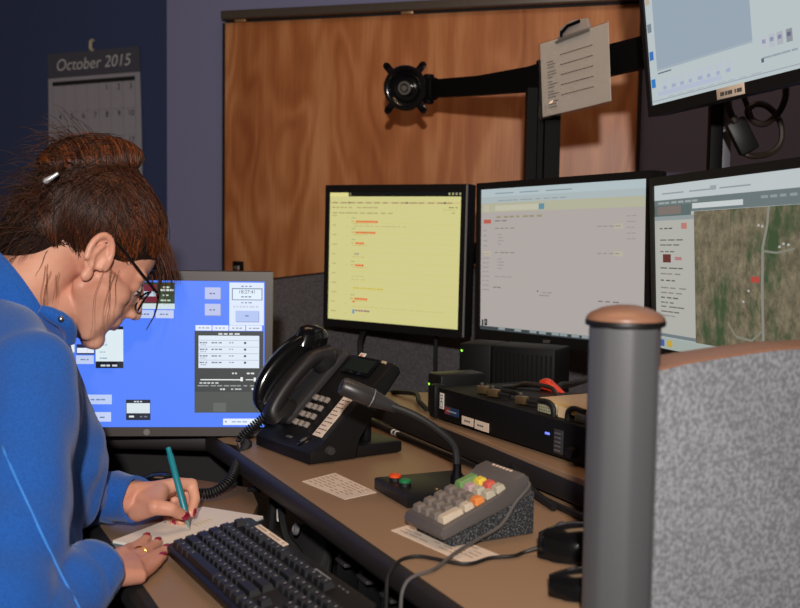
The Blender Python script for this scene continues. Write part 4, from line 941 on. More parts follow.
# ------------------------------------------------------------------ mice
def mouse(c, ang, label, cord, L_=.112, Wm=.062, hm=.036):
    t = thing('computer_mouse', label, 'mouse', T(c) @ rot('Z', ang))
    bm = NB(); nseg = 12; rings = []
    for i in range(nseg + 1):
        u_ = i / nseg; x = -L_ / 2 + L_ * u_; prof_w = Wm / 2 * (math.sin(PI * (.06 + .88 * u_)) ** .42) * (.93 + .07 * math.cos(u_ * 9)); hgt = hm * (math.sin(PI * (.05 + .80 * u_)) ** .7) + .004
        ring = []
        for j in range(13):
            a = PI * j / 12; ring.append(bm.verts.new((x, prof_w * math.cos(a), .003 + hgt * math.sin(a) ** .75)))
        rings.append(ring)
    for A, B_ in zip(rings[:-1], rings[1:]):
        for k in range(12): bm.faces.new((A[k], A[k + 1], B_[k + 1], B_[k]))
        bm.faces.new((A[12], A[0], B_[0], B_[12]))
    bm.faces.new(rings[0]); bm.faces.new(rings[-1][::-1]); build('shell', bm, BLKG, t, 60)
    bm = NB(); box(bm, (L_ * .10, 0, hm + .0028), (L_ * .16, .0012, .002), T(0, 0, 0) @ rot('Y', 3)); build('button_gap', bm, RUBBER, t)
    bm = NB(); lathe(bm, [(0, -.003), (.008, -.0028), (.009, 0), (.008, .0028), (0, .003)], 18, T(L_ * .26, 0, hm - .0025) @ rot('X', 90)); build('scroll_wheel', bm, DGR, t)
    bm = NB(); prism(bm, rrect(L_ * .8, Wm * .7, .015), 0, .004); build('glide_plate', bm, RUBBER, t)
    if cord: bm = NB(); tube(bm, spline(cord, 8), .0022, 8); wpart('cord', bm, RUBBER, t)
    return t
mc = V((.216, 1.212, Z_UP))
p0 = mc + V((-.054, .012, .010))
mouse(mc, 168, 'shiny black corded mouse on the desk right of the keypad', [p0, p0 + V((-.018, -.001, -.006)), atz(513, 556, Z_UP + .004), atz(490, 558, Z_UP + .003), atz(464, 564, Z_UP + .003), dk(.612, .022, Z_UP + .003), dk(.622, -.012, Z_UP - .004), dk(.635, -.024, Z_UP - .04), dk(.66, -.03, .6), dk(.67, -.02, .3)])
mouse(V((.205, 1.088, Z_UP)), 172, 'low black mouse at the bottom edge beside the graphite post', None, .100, .054, .024)

# ------------------------------------------------------------------ papers
def sheet(pts, z, label, lines=0, th=.0012):
    c_ = sum((p for p in pts), V()) / 4; M = frame(V((c_.x, c_.y, z)), (pts[1] - pts[0]).normalized()); Mi_ = M.inverted()
    loc = [Mi_ @ V((p.x, p.y, z)) for p in pts]
    t = thing('paper_sheet', label, 'paper', M); bm = NB(); prism(bm, [(p.x, p.y) for p in loc], .0003, th); build('sheet', bm, PAPER2, t)
    if lines:
        bm = NB(); rr = random.Random(lines)
        for k in range(lines):
            f0 = (k + 1) / (lines + 1.); a = loc[0].lerp(loc[3], f0); b = loc[1].lerp(loc[2], f0); n_ = 7
            for j in range(n_):
                if rr.random() < .12: continue
                s0 = a.lerp(b, .06 + .88 * j / n_); s1 = a.lerp(b, .06 + .88 * (j + .55 + .35 * rr.random()) / n_); w_ = (loc[3] - loc[0]) * (.22 / (lines + 1))
                bm.faces.new([bm.verts.new((p.x, p.y, th + .0003)) for p in (s0, s1, s1 + w_, s0 + w_)])
        o = build('print', bm, mat('faded_ink', (150, 126, 106), .9), t); o['kind'] = 'stuff'
    return t
g = lambda *a: [atz(x, y, Z_UP) for x, y in a]
sheet(g((302, 482), (345, 500), (376.5, 493), (335, 473.5)), Z_UP, 'printed reference sheet lying flat between the phone and microphone', 7)
sheet(g((391, 531), (470, 566), (500, 556), (418, 523)), Z_UP, 'printed sheet half hidden under the foam wedge at the desk edge', 5)
# notepad under the writing hand
pa_ = [atz(116, 537, Z_LOW + .006), atz(160, 553, Z_LOW + .006), atz(248, 516.5, Z_LOW + .006), atz(229, 507.5, Z_LOW + .006)]
e1 = (pa_[1] - pa_[0]); e2 = (pa_[2] - pa_[1]); c_ = sum(pa_, V()) / 4; M = frame(V((c_.x, c_.y, Z_LOW)), e2.normalized()); Wp = (e2.length + (pa_[3] - pa_[0]).length) / 2; Hp = (e1.length + (pa_[2] - pa_[3]).length) / 2 + .03
t = thing('notepad', 'white notepad on the keyboard desk under the writing hand', 'notepad', M)
bm = NB(); box(bm, (0, 0, .001), (Wp, Hp, .0014), None); build('backing_board', bm, mat('blue_grey_board', (92, 112, 128), .8), t)
bm = NB(); box(bm, (.001, 0, .0036), (Wp - .003, Hp - .002, .0036), None); build('page_stack', bm, PAPER, t)
bm = NB(); 
for k in range(5):
    x = .012 + .008 * k; bm.faces.new([bm.verts.new((x + a, b - .004, .0056)) for a, b in ((0, 0), (.003, .002), (.006, .012), (.004, .012))])
o = build('handwriting', bm, mat('gold_ink', (210, 186, 120), .8), t); o['kind'] = 'stuff'

# ------------------------------------------------------------------ keyboard
kx = V((.475, -.880, 0)).normalized(); KBO = atz(166, 549, .752); 
MKB = frame(V((KBO.x, KBO.y, Z_LOW + .002)), kx) @ rot('X', 12) @ Matrix.Scale(.84, 4)
KBW, KBD = .452, .142
t = thing('computer_keyboard', 'black computer keyboard with white paper strips tilted on the lower desk', 'keyboard', MKB)
bm = NB(); prism(bm, rrect(KBW, KBD, .012, 4, KBW / 2, KBD / 2), .006, .019, None, .003); build('case', bm, BLK, t)
bm = NB(); prism(bm, rrect(KBW - .03, KBD - .045, .004, 3, KBW / 2, KBD / 2 - .012), .0185, .0196); build('key_well', bm, VOID, t)
for x in (.04, KBW - .04):
    bm = NB(); box(bm, (x, KBD - .012, -.006), (.025, .008, .026), rot('X', -12), .001); build('tilt_foot', bm, BLK, t)
KCAP = mat('black_keycap', (22, 22, 24), .5, bump=.04, bscale=900)
LEG = mat('pale_legend', (158, 154, 158), .7)
def keycap(wk, dk_):
    bm = NB(); h = .0085
    b0 = [bm.verts.new((sx * wk / 2, sy * dk_ / 2, 0)) for sx, sy in ((-1, -1), (1, -1), (1, 1), (-1, 1))]
    b1 = [bm.verts.new((sx * (wk / 2 - .0022), sy * (dk_ / 2 - .0026) + .0006, h)) for sx, sy in ((-1, -1), (1, -1), (1, 1), (-1, 1))]
    bm.faces.new(b1)
    for i in range(4): bm.faces.new((b0[i], b0[(i + 1) % 4], b1[(i + 1) % 4], b1[i]))
    for f in bm.faces: f.material_index = 0
    quad_ = [bm.verts.new((-(wk / 2) + .0045 + a, b + .001, h + .0002)) for a, b in ((0, -.001), (.0024, -.001), (.0024, .0026), (0, .0026))]
    f = bm.faces.new(quad_); f.material_index = 1; return bm
kms = {}
P_ = .0188
def key(x, y, wu=1, hu=1):
    k = (wu, hu); wk = P_ * wu - .0016; dk2 = P_ * hu - .0016
    if k not in kms: o = build('key', keycap(wk, dk2), [KCAP, LEG], t, 20); kms[k] = o.data
    else: o = bpy.data.objects.new('key', kms[k]); COL.objects.link(o); o.parent = t
    o.matrix_local = T(.016 + x * P_ + P_ * wu / 2, .0085 + y * P_ + P_ * hu / 2, .0192)
rows_ = [[1.25, 1.25, 1.25, 6.25, 1.25, 1.25, 1.25, 1.25], [2.25] + [1] * 10 + [2.75], [1.75] + [1] * 11 + [2.25], [1.5] + [1] * 12 + [1.5], [1] * 13 + [2]]
for r_, rw in enumerate(rows_):
    x = 0
    for wu in rw: key(x, r_, wu); x += wu
for x in [0, 2, 3, 4, 5, 6.5, 7.5, 8.5, 9.5, 11, 12, 13, 14]: key(x, 5.25)
for c_ in range(3):
    key(15.25 + c_, 0); key(15.25 + c_, 3); key(15.25 + c_, 4); key(15.25 + c_, 5.25)
key(16.25, 1)
for r_ in range(5):
    for c_ in range(4):
        if (r_, c_) in ((0, 1), (0, 0), (1, 3), (3, 3)): continue
        key(18.5 + c_, r_, 1, 2 if (r_, c_) in ((0, 3), (2, 3)) else 1)
key(18.5, 0, 2)
for x0, x1 in ((.055, .098), (.101, .150), (.152, .168)):
    bm = NB(); box(bm, ((x0 + x1) / 2, KBD - .0075, .0196), (x1 - x0, .0095, .001)); st = build('paper_strip', bm, PAPER2, t)
    bm = NB()
    for k in range(int((x1 - x0) / .006) - 1): box(bm, (x0 + .006 + .006 * k, KBD - .0075, .0203), (.0042, .0022, .0003))
    o = build('strip_print', bm, mat('faded_ink', (150, 126, 106), .9), st)
bm = NB()
for x, w_ in ((.282, .022), (.306, .016), (.324, .006)): box(bm, (x + w_ / 2, KBD - .012, .0194), (w_, .0045, .0006))
build('logo', bm, SILV, t)
bm = NB()
for k in range(3): box(bm, (.36 + .012 * k, KBD - .012, .0194), (.005, .0025, .0006))
o = build('status_marks', bm, MGR, t); o['kind'] = 'stuff'

# small dark items on the lower desk behind the writing hand
t = thing('glasses_case', 'small black rounded case with a brass edge behind the writing hand', 'case', loc=atz(159, 487, Z_LOW))
bm = NB(); lathe(bm, [(.0, .0), (.028, 0), (.031, .008), (.026, .018), (.012, .023), (0, .024)], 24, rot('Z', 30), sx=1.0, sy=.62); build('shell', bm, BLKG, t, 60)
bm = NB(); tube(bm, [rot('Z', 30) @ V((.0312 * math.cos(a), .0194 * math.sin(a), .009)) for a in [2 * PI * k / 28 for k in range(29)]], .0010, 6, cap=False); build('brass_edge', bm, mat('brass', (190, 150, 80), .3, metal=.9), t)
t = thing('black_folder', 'flat black folder on the lower desk behind the notepad', 'folder', frame(atz(138, 497, Z_LOW), (1, .25, 0)))
bm = NB(); box(bm, (-.03, .0, .004), (.20, .045, .007), None, .002); build('cover', bm, BLK, t)
bm = NB(); box(bm, (-.03, .0005, .004), (.196, .043, .004)); build('pages', bm, DGR, t)
bm = NB(); box(bm, (-.06, -.02, .0085), (.012, .004, .002)); build('clasp', bm, STEEL, t)
#PART4
# ------------------------------------------------------------------ the woman
def skin_mat():
    m, N, L, b = nt('skin'); tc = N.new('ShaderNodeTexCoord')
    n = N.new('ShaderNodeTexNoise'); n.inputs['Scale'].default_value = 14; n.inputs['Detail'].default_value = 5; L.new(tc.outputs['Object'], n.inputs['Vector'])
    cr = N.new('ShaderNodeValToRGB'); cr.color_ramp.elements[0].position = .35; cr.color_ramp.elements[0].color = (*lin((206, 142, 118)), 1)
    cr.color_ramp.elements[1].position = .68; cr.color_ramp.elements[1].color = (*lin((222, 166, 140)), 1)
    L.new(n.outputs[0], cr.inputs[0]); L.new(cr.outputs[0], b.inputs['Base Color'])
    b.inputs['Roughness'].default_value = .48; b.inputs['Subsurface Weight'].default_value = .12; b.inputs['Subsurface Radius'].default_value = (.012, .005, .003); b.inputs['Subsurface Scale'].default_value = .4
    n2 = N.new('ShaderNodeTexNoise'); n2.inputs['Scale'].default_value = 420; L.new(tc.outputs['Object'], n2.inputs['Vector'])
    bp = N.new('ShaderNodeBump'); bp.inputs['Strength'].default_value = .12; bp.inputs['Distance'].default_value = .001; L.new(n2.outputs[0], bp.inputs['Height']); L.new(bp.outputs[0], b.inputs['Normal'])
    MATS['skin'] = m; return m
def hair_mat():
    m, N, L, b = nt('auburn_brown_hair'); at = N.new('ShaderNodeAttribute'); at.attribute_name = 'tone'
    cr = N.new('ShaderNodeValToRGB'); e = cr.color_ramp.elements
    e[0].position = 0; e[0].color = (*lin((30, 17, 12)), 1); e[1].position = 1; e[1].color = (*lin((172, 88, 36)), 1); x = e.new(.5); x.color = (*lin((76, 42, 26)), 1)
    L.new(at.outputs['Fac'], cr.inputs[0]); L.new(cr.outputs[0], b.inputs['Base Color']); b.inputs['Roughness'].default_value = .42; b.inputs['Specular IOR Level'].default_value = .32
    MATS['auburn_brown_hair'] = m; return m
SKIN = skin_mat(); HAIRM = hair_mat()
FLEECE = mix_mat('blue_fleece', (16, 80, 162), (22, 92, 180), 420, .35, .65, .95, .3, 3, sheen=.2)
TRIMM = mat('pale_blue_stitching', (62, 140, 226), .8)
NAIL = mat('crimson_nail_polish', (140, 16, 52), .22)
def sph(c, r, n=10):
    c = V(c); out = []
    for i in range(n + 1):
        th = PI * i / n
        for j in range(1 if i in (0, n) else 2 * n):
            ph = PI * j / n; out.append(c + V((math.sin(th) * math.cos(ph), math.sin(th) * math.sin(ph), math.cos(th))) * r)
    return out
def ell(c, rad, M=None, n=12):
    pts = [V((p.x * rad[0], p.y * rad[1], p.z * rad[2])) for p in sph((0, 0, 0), 1, n)]
    c = V(c); return [(M @ p if M else p) + c for p in pts]
def hull(bm, *sets):
    vs = [bm.verts.new(p) for s_ in sets for p in s_]
    r = bmesh.ops.convex_hull(bm, input=vs, use_existing_faces=False)
    bmesh.ops.delete(bm, geom=[g for g in set(r['geom_interior'] + r['geom_unused']) if isinstance(g, bmesh.types.BMVert)], context='VERTS')
def chain(bm, pts, rs, n=8):
    for i in range(len(pts) - 1): hull(bm, sph(pts[i], rs[i], n), sph(pts[i + 1], rs[i + 1], n))
def blob(bm, voxel, smooth=3, fac=.5):
    me = bpy.data.meshes.new('tmp'); bm.to_mesh(me); bm.free(); o = bpy.data.objects.new('tmp', me); COL.objects.link(o)
    r = o.modifiers.new('r', 'REMESH'); r.mode = 'VOXEL'; r.voxel_size = voxel
    if smooth: s_ = o.modifiers.new('s', 'SMOOTH'); s_.iterations = smooth; s_.factor = fac
    me2 = bpy.data.meshes.new_from_object(o.evaluated_get(bpy.context.evaluated_depsgraph_get())); bpy.data.objects.remove(o); bpy.data.meshes.remove(me)
    b2 = bmesh.new(); b2.from_mesh(me2); bpy.data.meshes.remove(me2); return b2
phi = math.radians(33); pit_ = math.radians(36)
Ff = V((math.cos(phi), math.sin(phi), 0)); Rf = V((math.sin(phi), -math.cos(phi), 0))
HC = V((-.446, 1.555, 1.1165)); HS_ = .905
hx_ = V((math.cos(pit_) * Ff.x, math.cos(pit_) * Ff.y, -math.sin(pit_))); hy_ = -Rf; hz_ = hx_.cross(hy_)
MH = Matrix(((hx_.x, hy_.x, hz_.x, HC.x), (hx_.y, hy_.y, hz_.y, HC.y), (hx_.z, hy_.z, hz_.z, HC.z), (0, 0, 0, 1))) @ Matrix.Scale(HS_, 4)
H = lambda x, y, z: MH @ V((x, y, z))
PR = thing('person', 'woman in a blue fleece with pinned-up brown hair writing at the desk', 'person', loc=(-.64, 1.36, 0))

NBASE = V((-.548, 1.487, 1.055))
def headpart(bm):
    h = lambda c, r: hull(bm, [MH @ p for p in ell(c, r)])
    hh_ = lambda *cs: hull(bm, *[[MH @ p for p in ell(c, (r, r, r) if not isinstance(r, tuple) else r)] for c, r in cs])
    h((-.012, 0, .045), (.096, .076, .084)); h((.020, 0, .045), (.076, .068, .074))
    hh_(((.048, 0, .02), (.046, .058, .05)), ((.052, 0, -.05), (.040, .046, .045)))
    for s in (-1, 1):
        hh_(((.004, s * .056, -.045), .015), ((.062, s * .024, -.094), .014), ((.02, s * .052, -.01), .014), ((.06, s * .03, -.05), .018))
        hh_(((.060, s * .043, -.022), .022), ((.02, s * .060, -.012), .013))                     # cheekbone
        hh_(((.086, s * .010, .026), .011), ((.074, s * .046, .022), .011))                      # brow
        h((.108, s * .0115, -.031), (.011, .008, .008))                                        # nostril wing
        h((.0735, s * .032, .004), (.017, .018, .014))                                         # eyelids
    hh_(((.080, 0, -.040), (.018, .026, .022)), ((.060, .036, -.046), .026), ((.060, -.036, -.046), .026), ((.076, 0, -.088), (.018, .022, .016)), ((.050, 0, -.07), .03))
    hh_(((.092, 0, .010), .012), ((.098, 0, -.028), .013), ((.076, .024, -.020), .018), ((.076, -.024, -.020), .018), ((.086, 0, -.050), .018))
    for s in (-1, 1): hh_(((.010, s * .054, -.048), .016), ((.058, s * .046, -.026), .020), ((.058, s * .030, -.078), .018), ((.070, s * .018, -.090), .014))
    hh_(((.094, 0, .020), .0085), ((.119, 0, -.026), .0100)); h((.1185, 0, -.027), (.0105, .011, .0095))
    hh_(((.086, -.02, -.055), .014), ((.086, .02, -.055), .014), ((.092, 0, -.055), .014))
    hh_(((.0985, -.012, -.0515), .0055), ((.0985, .012, -.0515), .0055), ((.104, 0, -.0515), .005)); hh_(((.096, -.012, -.0625), .006), ((.096, .012, -.0625), .006), ((.1025, 0, -.0625), .0055))
    hh_(((.083, -.012, -.098), .015), ((.083, .012, -.098), .015), ((.088, 0, -.094), .015))
    for s in (-1, 1):   # ears: helix, bowl and lobe
        E = lambda a, r_, o=0: V((-.008 + math.cos(math.radians(a)) * r_ * .62 - .006 * math.sin(math.radians(a)), s * (.078 + o), .004 + math.sin(math.radians(a)) * r_))
        pts = [MH @ E(a, .031, .008 * math.sin(math.radians((a + 20) / 2)) ) for a in range(-20, 230, 25)]
        chain(bm, pts, [.0048] * len(pts), 6)
        hull(bm, [MH @ p for p in ell((-.010, s * .077, .002), (.016, .005, .027))])
        hull(bm, [MH @ p for p in ell((-.006, s * .079, -.029), (.009, .0055, .012))])
        chain(bm, [MH @ V((-.012, s * .082, .020)), MH @ V((-.016, s * .083, .0)), MH @ V((-.008, s * .082, -.016))], [.0042, .0042, .004], 6)
        chain(bm, [MH @ V((.004, s * .079, .004)), MH @ V((.005, s * .080, -.010))], [.005, .005], 6)
    hull(bm, [MH @ p for p in ell((-.045, 0, -.025), (.050, .056, .055))], sph(NBASE + V((.01, 0, .0)), .058))       # neck
    hull(bm, [MH @ p for p in ell((.012, 0, -.065), (.036, .046, .03))], sph(NBASE + Ff * .045 + V((0, 0, -.02)), .05))
SR = V((-.452, 1.328, .975)); SL = V((-.645, 1.640, .985))
ELR = V((-.412, 1.075, .725)); WRR = V((-.354, 1.222, .768))
ELL_ = V((-.575, 1.600, .775)); WRL = V((-.378, 1.506, .786))
def hand(bm, M, side, curls, spread, thumb, nails, scale=1.0):
    """M: x towards the fingers, y towards the index side (thumb side), z out of the back of the hand"""
    P = lambda x, y, z: M @ V((x * scale, y * scale, z * scale))
    kn = [(.088, .030), (.091, .009), (.086, -.011), (.077, -.030)]
    ln = [(.040, .024, .020), (.044, .028, .021), (.041, .026, .020), (.032, .020, .018)]
    hull(bm, sph(P(0, .014, 0), .016 * scale), sph(P(0, -.014, 0), .015 * scale), sph(P(.03, .022, 0), .015 * scale), sph(P(.03, -.024, 0), .014 * scale))
    hull(bm, sph(P(.03, .022, 0), .0145 * scale), sph(P(.03, -.024, 0), .0135 * scale), *[sph(P(x - .008, y, .001), .0105 * scale) for x, y in kn])
    hull(bm, sph(P(.02, .02, -.005), .015 * scale), sph(P(.045, .034, -.006), .011 * scale), sph(P(.05, .01, -.008), .010 * scale))
    for f_ in range(4):
        x, y = kn[f_]; a = 0; p = V((x, y, .001)); r = [.0094, .0082, .0074, .0062]; pts = [p.copy()]
        if f_ == 3: r = [q * .88 for q in r]
        yaw = math.radians(spread[f_])
        for j in range(3):
            a += math.radians(curls[f_][j]); d = V((math.cos(a) * math.cos(yaw), math.cos(a) * math.sin(yaw), -math.sin(a))); p = p + d * ln[f_][j]; pts.append(p.copy())
        chain(bm, [P(*q) for q in pts], [q * scale for q in r], 8)
        nrm = V((math.sin(a) * math.cos(yaw), math.sin(a) * math.sin(yaw), math.cos(a))); nails.append((P(*(pts[-1] - d * .002 + nrm * .0042)), (M.to_3x3() @ d).normalized(), (M.to_3x3() @ nrm).normalized(), .0052))
    chain(bm, [P(*q) for q in thumb], [.014 * scale, .0118 * scale, .0098 * scale, .0078 * scale], 8)
    d = (V(thumb[-1]) - V(thumb[-2])).normalized(); return [P(*q) for q in thumb], (M.to_3x3() @ d).normalized()
bm = NB(); headpart(bm)
bone = lambda a, b, r0, r1: chain(bm, [a, b], [r0, r1], 10)
bone(SR, ELR, .042, .034); bone(ELR, WRR, .034, .024); bone(SL, ELL_, .042, .034); bone(ELL_, WRL, .034, .024)
CH = V((-.562, 1.458, .88))
hull(bm, sph(SR, .045), sph(SL, .045), sph(NBASE + V((0, 0, -.02)), .05), [p for p in ell(CH, (.09, .11, .10))])
nailsR, nailsL = [], []
def hand2(bm, wrist, kn, pip, dip, tips, thumb, rads, back, nails, nview, th_r=(.0135, .0112, .0094, .0074)):
    hull(bm, sph(wrist + back * .014, .017), sph(wrist - back * .014, .016), *[sph(wrist.lerp(k, .45), .0145) for k in (kn[0], kn[3])])
    hull(bm, *[sph(wrist.lerp(k, .45), .0140) for k in (kn[0], kn[3])], *[sph(k, .0098) for k in kn])
    hull(bm, sph(wrist.lerp(kn[0], .2), .014), sph(thumb[1], .0120), sph(wrist.lerp(kn[0], .7), .011))
    for f_ in range(4):
        r = rads[f_]; chain(bm, [kn[f_], pip[f_], dip[f_], tips[f_]], [r * 1.16, r * 1.06, r * .98, r * .80], 8)
        d = (tips[f_] - dip[f_]).normalized(); n_ = nview[f_] if isinstance(nview, list) else nview; n_ = (n_ - d * n_.dot(d)).normalized()
        nails.append((tips[f_] + n_ * r * .62 - d * .001, d, n_, .0052))
    chain(bm, thumb, list(th_r), 8)
A_ = aty
pp = lambda l: [A_(*q) for q in l]
knR = pp([(127, 555, 1.345), (132, 560, 1.32), (136, 567, 1.295), (139, 576, 1.272)])
ppR = pp([(137, 547, 1.385), (145, 551, 1.365), (151, 558, 1.34), (151, 568, 1.31)])
dpR = pp([(143, 546, 1.41), (152, 552, 1.39), (160, 560, 1.365), (158, 570, 1.333)])
tpR = pp([(147, 548, 1.43), (158, 555, 1.41), (167, 563, 1.382), (163, 574, 1.35)])
for l in (dpR, tpR):
    for q in l: q.z = max(q.z, Z_LOW + .0125)
thR = pp([(118, 572, 1.27), (122, 556, 1.32), (130, 550, 1.37), (139, 547, 1.41)]); tdR = (thR[-1] - thR[-2]).normalized()
hand2(bm, WRR, knR, ppR, dpR, tpR, thR, [.0078, .0080, .0076, .0066], (knR[0] - knR[3]).normalized(), nailsR, V((0, -.25, 1)))
PT = atz(190, 530, Z_LOW + .0065); PTOP = aty(168, 447, 1.525)
knL = pp([(178, 484, 1.545), (171, 487, 1.568), (163, 492, 1.588), (155, 499, 1.60)])
ppL = pp([(192, 484, 1.560), (188, 494, 1.580), (179, 503, 1.590), (169, 510, 1.592)])
dpL = pp([(195, 499, 1.545), (187, 511, 1.552), (178, 517, 1.556), (167, 520, 1.560)])
tpL = pp([(191, 513, 1.522), (181, 522, 1.522), (173, 525, 1.525), (165, 527, 1.530)])
thL = pp([(137, 512, 1.492), (155, 507, 1.470), (171, 509, 1.474), (183, 515, 1.492)]); tdL = (thL[-1] - thL[-2]).normalized()
vw = (EYE - thL[-1]).normalized()
hand2(bm, WRL, knL, ppL, dpL, tpL, thL, [.0080, .0080, .0076, .0066], (V((0, -.5, .6))).normalized(), nailsL, [V((.9, .3, .3)), vw, vw, vw])
b2 = blob(bm, .0021, 3, .5)
ear_c = [H(-.008, s * .079, .002) for s in (-1, 1)]
sel = [v for v in b2.verts if v.co.z > .93 and min((v.co - e_).length for e_ in ear_c) > .040]
for k in range(10): bmesh.ops.smooth_vert(b2, verts=sel, factor=.5, use_axis_x=True, use_axis_y=True, use_axis_z=True)
body = wpart('body', b2, SKIN, PR, 180)
def nail(p, d, n_, r, root):
    bm = NB(); x = d; y = n_.cross(d).normalized(); M = Matrix(((x.x, y.x, n_.x, p.x), (x.y, y.y, n_.y, p.y), (x.z, y.z, n_.z, p.z), (0, 0, 0, 1)))
    vs = [bm.verts.new(M @ V((q.x * r * 1.45, q.y * r * .95, max(q.z, -.3) * .0026))) for q in sph((0, 0, 0), 1, 6)]
    bmesh.ops.convex_hull(bm, input=vs); return wpart('fingernail', bm, NAIL, PR, 180, body)
for p, d, n_, r in nailsR + nailsL: nail(p, d, n_, r, PR)
vw = (EYE - thL[-1]).normalized(); nn = (vw - tdL * vw.dot(tdL)).normalized(); nail(thL[-1] + nn * .0052, tdL, (nn + V((0, 0, .2))).normalized(), .0066, PR)
nn = V((0, 0, 1)); nail(thR[-1] + nn * .005, tdR, nn, .006, PR)
# eyes, lashes, brows, lips
for s in (-1, 1):
    bm = NB(); hull(bm, [MH @ p for p in ell((.0805, s * .032, .003), (.0118, .0118, .0118))]); ey = wpart('eye', bm, mat('eye_white', (226, 220, 214), .2), PR, 180, body)
    bm = NB(); hull(bm, [MH @ p for p in ell((.0905, s * .032, .000), (.0025, .0056, .0056))]); wpart('iris', bm, mat('brown_iris', (62, 40, 26), .2), PR, 180, body)
    bm = NB(); tube(bm, spline([H(.089, s * .019, .003), H(.0945, s * .030, .0015), H(.090, s * .043, .000), H(.083, s * .049, -.001)], 5), [.0012] * 16, 6); wpart('eyelashes', bm, mat('dark_lash', (24, 18, 16), .6), PR, 180, body)
    bm = NB(); tube(bm, spline([H(.096, s * .014, .028), H(.093, s * .030, .033), H(.080, s * .050, .029)], 5), [.002, .003, .0034, .0034, .0034, .003, .003, .0026, .002, .0016, .001], 6); wpart('eyebrow', bm, mat('brow_hair', (60, 38, 28), .7), PR, 180, body)
# ------------------------------------------------------------------ fleece
bm = NB()
WA = V((-.535, 1.400, .74)); HP_ = V((-.615, 1.340, .54))
Mt = Matrix(((Ff.x, -Rf.x, 0), (Ff.y, -Rf.y, 0), (0, 0, 1)))
te = lambda c, r: ell(c, r, Mt.to_4x4(), 12)
hull(bm, te(CH, (.115, .165, .10)), te(WA, (.115, .150, .08))); hull(bm, te(WA, (.115, .150, .08)), te(HP_, (.125, .165, .07)))
hull(bm, sph(SR, .060), te(CH + V((0, 0, .03)), (.11, .15, .07)), sph(NBASE + V((-.028, -.016, -.034)), .068)); hull(bm, sph(SL, .060), te(CH + V((0, 0, .03)), (.11, .15, .07)), sph(NBASE + V((-.028, -.016, -.034)), .068))
hull(bm, sph(SR + V((.0, .0, -.005)), .062), sph(NBASE + Ff * .035 + V((0, 0, -.075)), .055), te(CH + Ff * .05, (.08, .15, .08)))
hull(bm, sph(SL, .058), sph(NBASE + Ff * .035 + V((0, 0, -.075)), .055), te(CH + Ff * .05, (.08, .15, .08)))
chain(bm, [V((-.492, 1.455, 1.0)), V((-.474, 1.45, .94)), V((-.455, 1.45, .87)), V((-.446, 1.452, .815))], [.05, .060, .062, .058], 12)
hull(bm, sph(V((-.455, 1.45, .86)), .060), sph(V((-.446, 1.452, .815)), .056), te(CH, (.1, .14, .09)), te(WA + V((0, 0, .05)), (.10, .13, .06)))
for s in (-1, 1): hull(bm, sph(CH + Ff * .075 - Rf * s * .068 + V((0, 0, -.035)), .072), te(CH, (.1, .14, .08)))
chain(bm, [SR, SR.lerp(ELR, .5) + V((.012, .006, 0)), ELR], [.064, .060, .053], 12); chain(bm, [ELR, ELR.lerp(WRR, .55), WRR + (WRR - ELR).normalized() * .012], [.053, .047, .038], 12)
chain(bm, [SL, ELL_], [.062, .054], 12); chain(bm, [ELL_, WRL.lerp(ELL_, .25), WRL.lerp(ELL_, .09)], [.054, .044, .036], 12)
hull(bm, sph(SR + V((0, .02, -.03)), .055), sph(SR.lerp(ELR, .5) + V((-.0, .03, 0)), .04), te(WA.lerp(CH, .6), (.11, .16, .05)))
b2 = blob(bm, .0052, 5, .6)
# cloth folds pushed into the surface
b2.normal_update()
for v in b2.verts:
    p = v.co; q = p - SR
    f_ = noise.noise(V((p.x * 9 + p.z * 7, p.y * 7 - p.z * 9, p.z * 4))) * .0085 + noise.noise(V((p.x * 22, p.y * 22, p.z * 10 + 3))) * .0022
    da = (p - ELR).length; f_ += .0045 * math.sin(da * 95 + 2 * noise.noise(p * 9)) * math.exp(-(da / .16) ** 2)
    dl = (p - WRL).length; f_ += .0035 * math.sin(dl * 190 + noise.noise(p * 14)) * math.exp(-(dl / .09) ** 2)
    ds = (p - (SR + V((.05, .08, -.02)))).length; f_ += .0055 * math.sin(ds * 70 + 2 * noise.noise(p * 7)) * math.exp(-(ds / .13) ** 2)
    v.co += v.normal * f_
tree = BVHTree.FromBMesh(b2)
jk = wpart('fleece_jacket', b2, FLEECE, PR, 180)
def snapline(px, depth, lift):
    out = []
    for x, y in px:
        r = ray(x, y); hit = tree.ray_cast(EYE, r.normalized())
        if hit[0] is not None: out.append(hit[0] + hit[1] * lift)
    return out
sl = snapline([(2, 446), (14, 474), (26, 500), (40, 531), (54, 560), (66, 584), (78, 606), (86, 622)], 1.3, .0004)
if len(sl) > 3: bm = NB(); tube(bm, spline(sl, 4), .0015, 6); wpart('seam_stitching', bm, TRIMM, PR, 180, jk)
# cuffs
for a, b, r0, r1 in ((WRL.lerp(ELL_, .12), WRL + (WRL - ELL_).normalized() * .020, .037, .033), (WRR.lerp(ELR, .10), WRR + (WRR - ELR).normalized() * .022, .040, .036)):
    bm = NB(); d = (b - a); M = frame(a, d.orthogonal(), None, d.normalized()); M = Matrix.Translation(a) @ d.to_track_quat('Z', 'Y').to_matrix().to_4x4(); L0 = d.length
    lathe(bm, [(r0 - .004, 0), (r0 + .002, .004), (r0 + .001, L0 * .35), (r1 + .003, L0 * .7), (r1 + .002, L0), (r1 - .003, L0 + .001), (r1 - .006, L0 - .01)], 36, M, sx=1.0, sy=.92)
    for v in bm.verts: v.co += V((noise.noise(v.co * 30), noise.noise(v.co * 30 + V((5, 0, 0))), noise.noise(v.co * 30 + V((0, 7, 0))))) * .0035
    wpart('cuff', bm, FLEECE, PR, 60, jk)
